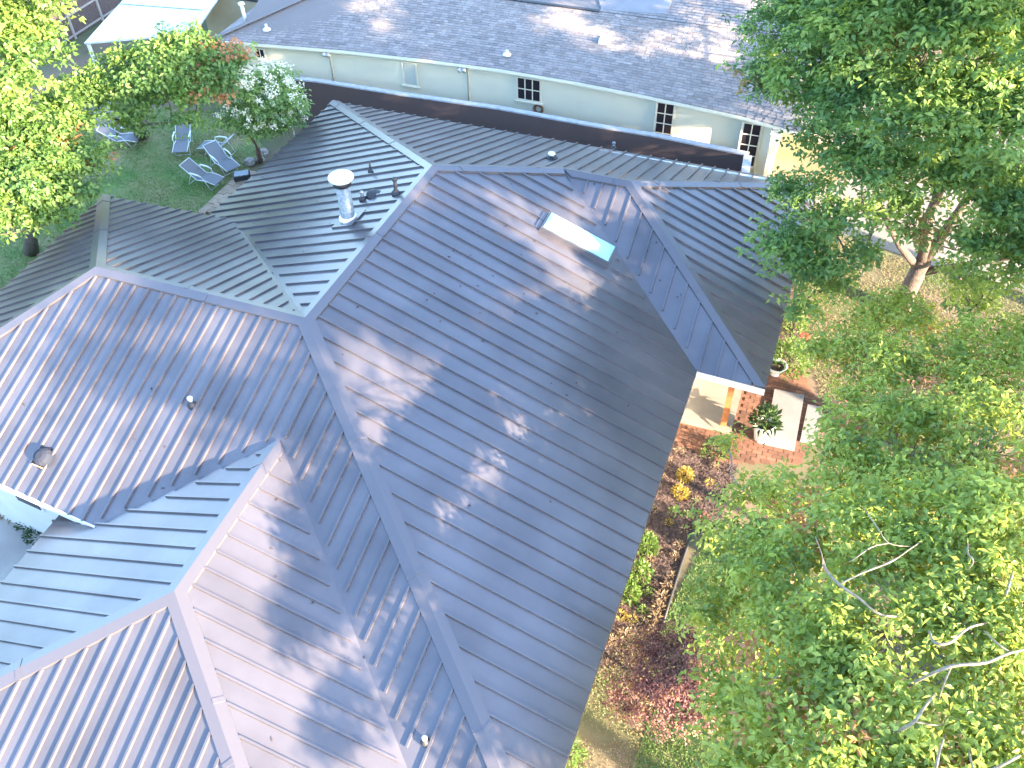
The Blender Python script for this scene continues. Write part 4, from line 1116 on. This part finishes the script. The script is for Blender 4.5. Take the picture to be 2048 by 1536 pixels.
tA = tree('ash_tree', 'large pale-branched green tree filling the lower right corner', (14.58, -0.42, 0.00), 0.24, [(14.46, -0.66, 0.50), (14.48, -0.85, 1.60), (14.46, -1.50, 2.80)], A_BL, 'leafA', 'palebark', 0.128, 0.060, 40, per=5, per_s=11, spray=.34, dead=.02, limb_r=.12, twigs=.5, drop=.45)
BR = [([(10.36, -3.33, 6.90), (10.33, -3.92, 7.50), (10.49, -4.24, 7.70), (10.73, -4.35, 7.70), (11.03, -4.43, 7.60), (11.58, -3.85, 6.90)], .045),
      ([(10.49, -4.22, 7.68), (10.74, -3.97, 7.70), (11.10, -3.59, 7.60), (11.42, -3.03, 7.30), (11.75, -2.37, 6.80)], .03),
      ([(11.09, -3.15, 7.40), (10.86, -3.37, 7.50), (10.69, -3.49, 7.30), (10.65, -3.31, 6.90)], .022), ([(10.77, -2.31, 7.00), (10.92, -2.93, 7.40), (11.09, -3.15, 7.40), (11.42, -3.03, 7.30)], .022),
      ([(11.65, -4.34, 7.40), (11.61, -4.74, 7.80), (11.78, -4.68, 7.80), (12.02, -4.33, 7.70), (12.45, -3.80, 7.20)], .045),
      ([(11.50, -5.04, 7.20), (11.65, -5.11, 7.80), (11.83, -5.02, 7.90), (12.15, -4.87, 7.90), (12.45, -4.58, 7.80), (13.07, -3.93, 7.20)], .05),
      ([(11.79, -5.02, 7.85), (11.73, -5.24, 7.80), (11.82, -5.18, 7.30)], .03), ([(12.46, -4.57, 7.78), (12.29, -4.50, 7.80), (12.22, -4.24, 7.60)], .03),
      ([(11.36, -5.65, 7.00), (11.44, -5.79, 7.70), (11.56, -5.55, 7.70), (11.75, -5.16, 7.40)], .05), ([(11.47, -5.75, 7.68), (11.79, -5.55, 7.40), (12.09, -5.22, 7.00)], .025),
      ([(11.69, -6.36, 7.70), (11.73, -6.06, 7.70), (11.90, -5.59, 7.30)], .04), ([(12.13, -6.23, 7.70), (12.09, -5.95, 7.60), (12.23, -5.40, 7.00)], .035),
      ([(11.58, -6.39, 7.40), (11.85, -6.32, 7.90), (12.19, -6.15, 7.90), (12.56, -5.77, 7.70)], .06), ([(12.27, -2.21, 6.90), (12.05, -3.03, 7.50), (12.09, -3.25, 7.60), (12.15, -3.02, 7.00)], .03), ([(10.20, -3.06, 7.00), (10.29, -3.71, 7.40), (10.33, -3.70, 7.00)], .02), ([(12.48, -3.62, 7.60), (12.62, -3.17, 7.40), (12.83, -2.57, 7.00)], .04)]
for P_, r_ in BR:
    l_ = tA[0].location
    Q = [Vector(p) - l_ - Vector((0, 0, .28)) for p in P_]; F_ = []
    for i in range(len(Q) - 1):
        a_, b_ = Q[i], Q[i + 1]; m0 = (b_ - Q[i - 1]) / 2 if i else (b_ - a_); m1 = (Q[i + 2] - a_) / 2 if i + 2 < len(Q) else (b_ - a_)
        for k in range(4):
            t_ = k / 4; F_.append(a_ * (2*t_**3 - 3*t_**2 + 1) + m0 * (t_**3 - 2*t_**2 + t_) + b_ * (-2*t_**3 + 3*t_**2) + m1 * (t_**3 - t_**2))
    F_.append(Q[-1])
    MB().tube(F_, [.42 * r_ * (1 - .35 * abs(2 * i / len(F_) - .6)) * random.uniform(.88, 1.15) for i in range(len(F_))], 8).build('branch', M['palebark'], tA[0], True)
B_BL = [(7.71, 10.94, 7.60, 1.02, 0.61), (7.55, 10.69, 6.40, 0.76, 0.45), (8.54, 10.54, 8.30, 1.32, 0.79), (8.63, 10.21, 7.00, 1.33, 0.80), (9.43, 9.74, 5.80, 0.94, 0.56), (8.93, 8.33, 4.80, 0.75, 0.45), (8.53, 7.57, 4.00, 0.46, 0.23), (9.40, 7.53, 3.60, 0.81, 0.40), (9.33, 6.70, 3.00, 0.41, 0.21), (9.61, 7.88, 4.60, 0.64, 0.39),
        (9.48, 9.28, 8.50, 1.44, 0.86), (9.88, 9.10, 7.00, 1.47, 0.88), (10.13, 8.34, 5.80, 1.08, 0.65), (10.50, 7.79, 5.00, 0.46, 0.27), (10.69, 8.76, 9.00, 1.58, 0.95), (11.05, 8.51, 7.50, 1.61, 0.97), (11.38, 8.64, 6.00, 0.97, 0.58), (11.84, 8.64, 9.00, 1.71, 1.02), (12.35, 8.27, 7.50, 1.61, 0.97),
        (12.89, 8.72, 5.60, 1.18, 0.71), (13.80, 8.20, 4.20, 0.74, 0.44), (12.96, 7.92, 3.60, 0.54, 0.27), (11.76, 7.97, 4.60, 0.31, 0.16), (13.88, 8.62, 5.20, 1.13, 0.68), (13.43, 8.53, 8.00, 1.38, 0.83), (9.65, 9.85, 10.00, 2.00, 1.20), (11.43, 9.51, 10.50, 2.22, 1.33), (8.04, 11.55, 9.00, 1.50, 0.90), (14.66, 8.17, 5.00, 1.06, 0.64), (13.43, 7.86, 3.00, 0.41, 0.20), (10.32, 7.40, 4.00, 0.49, 0.24), (9.95, 7.12, 3.20, 0.49, 0.25), (10.99, 8.70, 5.00, 0.55, 0.28), (13.07, 8.20, 4.60, 0.73, 0.36), (9.06, 7.56, 3.80, 0.65, 0.32),
 (10, 9, 11, 1.6, 1.1), (12, 11, 11.5, 2.0, 1.3), (13.5, 9, 12, 2.0, 1.3), (15, 11.5, 11.5, 2.0, 1.3), (10.5, 12.5, 10.5, 1.6, 1.1), (13, 13.5, 10.5, 2.0, 1.3), (15.5, 14, 9.5, 1.9, 1.2), (13.5, 16, 7, 1.8, 1.2), (15.5, 16.5, 5.5, 1.8, 1.2), (14.5, 17.5, 8, 1.7, 1.1), (15.6, 9.0, 6.0, 1.2, .8), (16.8, 9.5, 6.9, 1.3, .8), (15.6, 10.6, 5.0, 1.1, .7), (17, 12, 6.9, 1.3, .8), (16.6, 7.4, 7.0, 1.2, .8), (17.4, 10.6, 5.8, 1.2, .8)]  # this row enlarges the crown to shade the neighbour and brown wall
tB = tree('maple_tree', 'tall dark-trunked green maple standing beyond the porch wing', (12.3, 10.8, 0), 0.26, [(12.35, 10.8, 0.8), (12.45, 10.85, 1.9)], B_BL, 'leafB', 'bark', 0.165, 0.085, 19, per=6, per_s=15, spray=.52, dead=.012, limb_r=.10, twigs=.4, drop=.2,
 mains=[([(12.45, 10.85, 1.8), (12.2, 11.0, 3.2), (12.3, 11.2, 5.5), (12.1, 11.4, 8.0)], .17, .06), ([(12.45, 10.85, 1.8), (12.9, 11.2, 3.4), (13.3, 11.6, 5.6), (13.9, 11.8, 8.2)], .16, .05), ([(12.4, 10.85, 1.6), (11.7, 10.6, 2.4), (10.9, 10.3, 3.6), (10.2, 10.0, 5.4)], .12, .04), ([(12.5, 10.85, 1.5), (13.5, 10.6, 2.2), (14.8, 10.2, 3.2), (15.8, 10.0, 4.6)], .12, .04)])
tree('sweetgum_tree', 'sunlit yellow-green tree at the far back corner', (-18.16, 8.98, 0.00), 0.25, [(-16.60, 7.81, 1.00), (-15.43, 7.44, 2.20)],
     [(-13.01, 6.93, 7.00, 1.19, 0.83), (-12.10, 6.88, 7.00, 0.75, 0.52), (-11.67, 5.84, 6.40, 0.97, 0.68), (-11.45, 4.68, 6.00, 0.95, 0.66), (-11.35, 8.10, 7.50, 0.50, 0.35), (-13.37, 5.69, 6.50, 2.01, 1.41), (-12.32, 7.72, 8.00, 2.01, 1.41), (-11.94, 3.55, 5.50, 1.42, 0.99)],
     'leafL', 'bark', 0.17, 0.10, 15, per=6, per_s=13, spray=.52, dead=.01, limb_r=.14, group='back yard trees', tintc=.55)
tree('sweetgum_tree', 'green tree overhanging the lawn, half covering one sun lounger', (-14.07, 5.05, 0.00), 0.2, [(-13.07, 4.53, 1.00), (-12.31, 4.40, 2.00)],
     [(-10.86, 4.28, 5.00, 1.17, 0.82), (-10.53, 5.49, 5.00, 0.95, 0.67), (-9.72, 4.77, 4.40, 0.75, 0.52), (-9.77, 2.78, 4.60, 1.19, 0.83), (-9.25, 3.39, 4.40, 0.82, 0.57), (-9.72, 1.67, 4.20, 0.73, 0.51), (-9.24, 2.47, 4.00, 0.52, 0.31), (-10.68, 2.00, 4.60, 1.20, 0.84), (-11.06, 3.26, 4.80, 1.08, 0.76), (-9.87, 3.82, 4.70, 0.91, 0.64)],
     'leafL', 'bark', 0.15, 0.09, 20, per=6, per_s=13, spray=.46, dead=.02, limb_r=.12, group='back yard trees')
tree('sweetgum_tree', 'broad green tree between the carport and the lawn', (-15.18, 12.33, 0.00), 0.22, [(-13.90, 11.12, 1.00), (-12.66, 10.20, 2.20)],
     [(-11.59, 6.77, 5.00, 0.60, 0.42), (-10.91, 7.36, 5.20, 0.60, 0.42), (-9.95, 7.61, 5.00, 0.85, 0.60), (-10.27, 8.06, 5.50, 0.56, 0.39), (-9.08, 8.33, 6.00, 0.58, 0.41), (-8.97, 7.70, 4.80, 0.84, 0.59), (-8.49, 8.96, 5.50, 0.65, 0.46), (-8.39, 8.36, 4.80, 0.78, 0.54), (-8.34, 9.51, 5.50, 0.40, 0.28), (-7.93, 9.06, 5.00, 0.73, 0.51), (-11.08, 7.02, 4.80, 0.75, 0.53), (-8.79, 8.63, 6.20, 0.32, 0.23), (-8.99, 7.78, 5.60, 0.88, 0.62), (-10.14, 7.33, 4.00, 0.50, 0.30), (-8.58, 7.99, 4.00, 0.42, 0.25), (-7.88, 9.69, 5.10, 0.41, 0.25), (-11.51, 6.04, 5.00, 0.56, 0.39)],
     'leafL', 'bark', 0.15, 0.09, 22, per=6, per_s=13, spray=.46, dead=.03, limb_r=.12, group='back yard trees')
tree('crape_myrtle', 'rounded flowering tree with cream blossoms beside the metal roof', (-9.83, 12.15, 0.00), 0.10, [(-9.36, 11.55, 0.50), (-9.01, 11.14, 1.10)],
     [(-7.94, 10.57, 3.60, 0.78, 0.54), (-7.32, 10.66, 3.40, 0.72, 0.50), (-8.20, 10.14, 3.00, 0.69, 0.48), (-7.87, 11.25, 3.70, 0.61, 0.43), (-9.05, 10.83, 3.20, 0.68, 0.47), (-7.28, 11.43, 3.10, 0.38, 0.27), (-7.76, 10.35, 2.70, 0.61, 0.36), (-8.73, 10.01, 2.80, 0.42, 0.25), (-7.12, 10.71, 2.80, 0.38, 0.23)],
     'leafD', 'redbark', 0.13, 0.07, 60, per=6, spray=.42, dead=.0, flowers=230, limb_r=.05, twigs=.3)
tree('japanese_maple', 'low spreading dark red maple at the end of the mulch bed', (8.82, -2.75, 0.00), 0.06, [(8.81, -2.80, 0.15), (8.79, -2.82, 0.35)],
     [(8.54, -2.97, 1.20, 0.63, 0.28), (8.10, -3.24, 0.90, 0.46, 0.21), (9.06, -2.68, 1.20, 0.56, 0.25), (8.75, -3.53, 0.90, 0.51, 0.23), (9.26, -3.29, 1.00, 0.51, 0.23), (8.18, -2.38, 0.90, 0.40, 0.18), (8.71, -2.19, 1.10, 0.47, 0.21), (8.02, -3.64, 0.70, 0.29, 0.11)],
     'leafR', 'bark', 0.075, 0.025, 150, per=6, spray=.22, dead=.12, limb_r=.03, twigs=.15)
# tall trees added out of frame on the right, crowns placed for roof shade
def tall(name, label, x, y, r, z0, z1, seed_n, leaf='leafB'):
    bl = []
    for k in range(seed_n):
        a = k * 2.4; rr = r * math.sqrt((k + .5) / seed_n) * .8
        bl.append((x + rr * math.cos(a), y + rr * math.sin(a), z0 + (z1 - z0) * ((k * 0.618) % 1.0), r * .34, r * .26))
    tree(name, label, (x, y, 0), .3, [(x, y, 2.5), (x + .2, y, z0 * .7)], bl, leaf, 'bark', 0.24, 0.14, 12, per=6, spray=.9, dead=0, limb_r=.16, twigs=.2, group='tall unseen trees added at the right for shade')
tall('unseen_shade_tree', 'tall unseen tree added for shade beyond the ash tree at the right, southernmost of its row', 25.0, -4.6, 4.2, 11.7, 15.5, 28)
tall('unseen_shade_tree', 'slender unseen tree added for shade at the open southern end of the row beyond the ash tree', 25.0, -10.0, 2.2, 12.0, 14.6, 8)
tall('unseen_shade_tree', 'tall unseen tree added for shade beyond the ash tree at the right, second of its row', 25.5, 1.2, 4.2, 11.6, 15.8, 28)
tall('unseen_shade_tree', 'tall unseen tree added for shade beyond the maple at the right, third of its row', 25.5, 9.2, 3.9, 9.2, 14.5, 24)
tall('unseen_shade_tree', 'tall unseen tree added for shade beyond the maple at the right, northernmost of its row', 24.0, 22.5, 4.6, 6.5, 12.5, 18)
tree('unseen_understorey', 'unseen low spreading tree beyond the ash tree, added for roof shade', (19.5, -1, 0), .2, [(19.5, -1, 1.5), (19.5, -1, 2.6)],  # out-of-view tree, added to keep sun off the main slope
     [(19.0 + .5 * (k % 3), -8.3 + 1.3 * k, 6.1 + .25 * ((k * 7) % 4), 1.5, 1.0) for k in range(12)] + [(18.8 + .4 * (k % 2), -7.6 + 1.9 * k, 5.0, 1.3, .9) for k in range(8)] + [(19.5, -6.3, 7.5, .8, .5), (19.3, 1.3, 7.9, 1.0, .5), (19.3, 3.2, 7.5, .9, .5)],
     'leafB', 'bark', 0.2, 0.12, 30, per=6, spray=.7, dead=0, limb_r=.12, twigs=.2)

# belt of far trees out of view, added to darken the roof's reflections
def belt():
    b = MB(); cen = []
    for k in range(150):
        a = k / 150 * 2 * math.pi
        if math.cos(a - SUN_AZ) > 0.72: continue          # open side where the low sun comes in
        rr = random.uniform(56, 84)
        cen.append((rr * math.cos(a), 8 + rr * math.sin(a), random.uniform(4.5, 8.5), random.uniform(4, 6.5)))
    cs_, tt = [], []
    for x, y, z, r in cen:
        n = 420; d = rng.normal(0, 1, (n, 3)); d /= np.linalg.norm(d, axis=1, keepdims=True)
        cs_.append(np.array([x, y, z]) + d * rng.uniform(.6, 1.05, n)[:, None] * np.array([r, r, r * 1.05])); tt.append(np.clip(rng.normal(.35, .2, n), 0, .9))
    c = np.concatenate(cs_); c[:, 2] = np.abs(c[:, 2]); m = len(c)
    me = leaf_mesh('unseen_woods', c, rng.normal(0, 1, (m, 3)), rng.normal(0, 1, (m, 3)) + [0, 0, .8], 1.5, 1.2, np.concatenate(tt))
    tag(link('unseen_woods', me, M['leafB']), 'unseen belt of far green trees added to darken roof reflections', 'woods', kind='stuff')
belt()
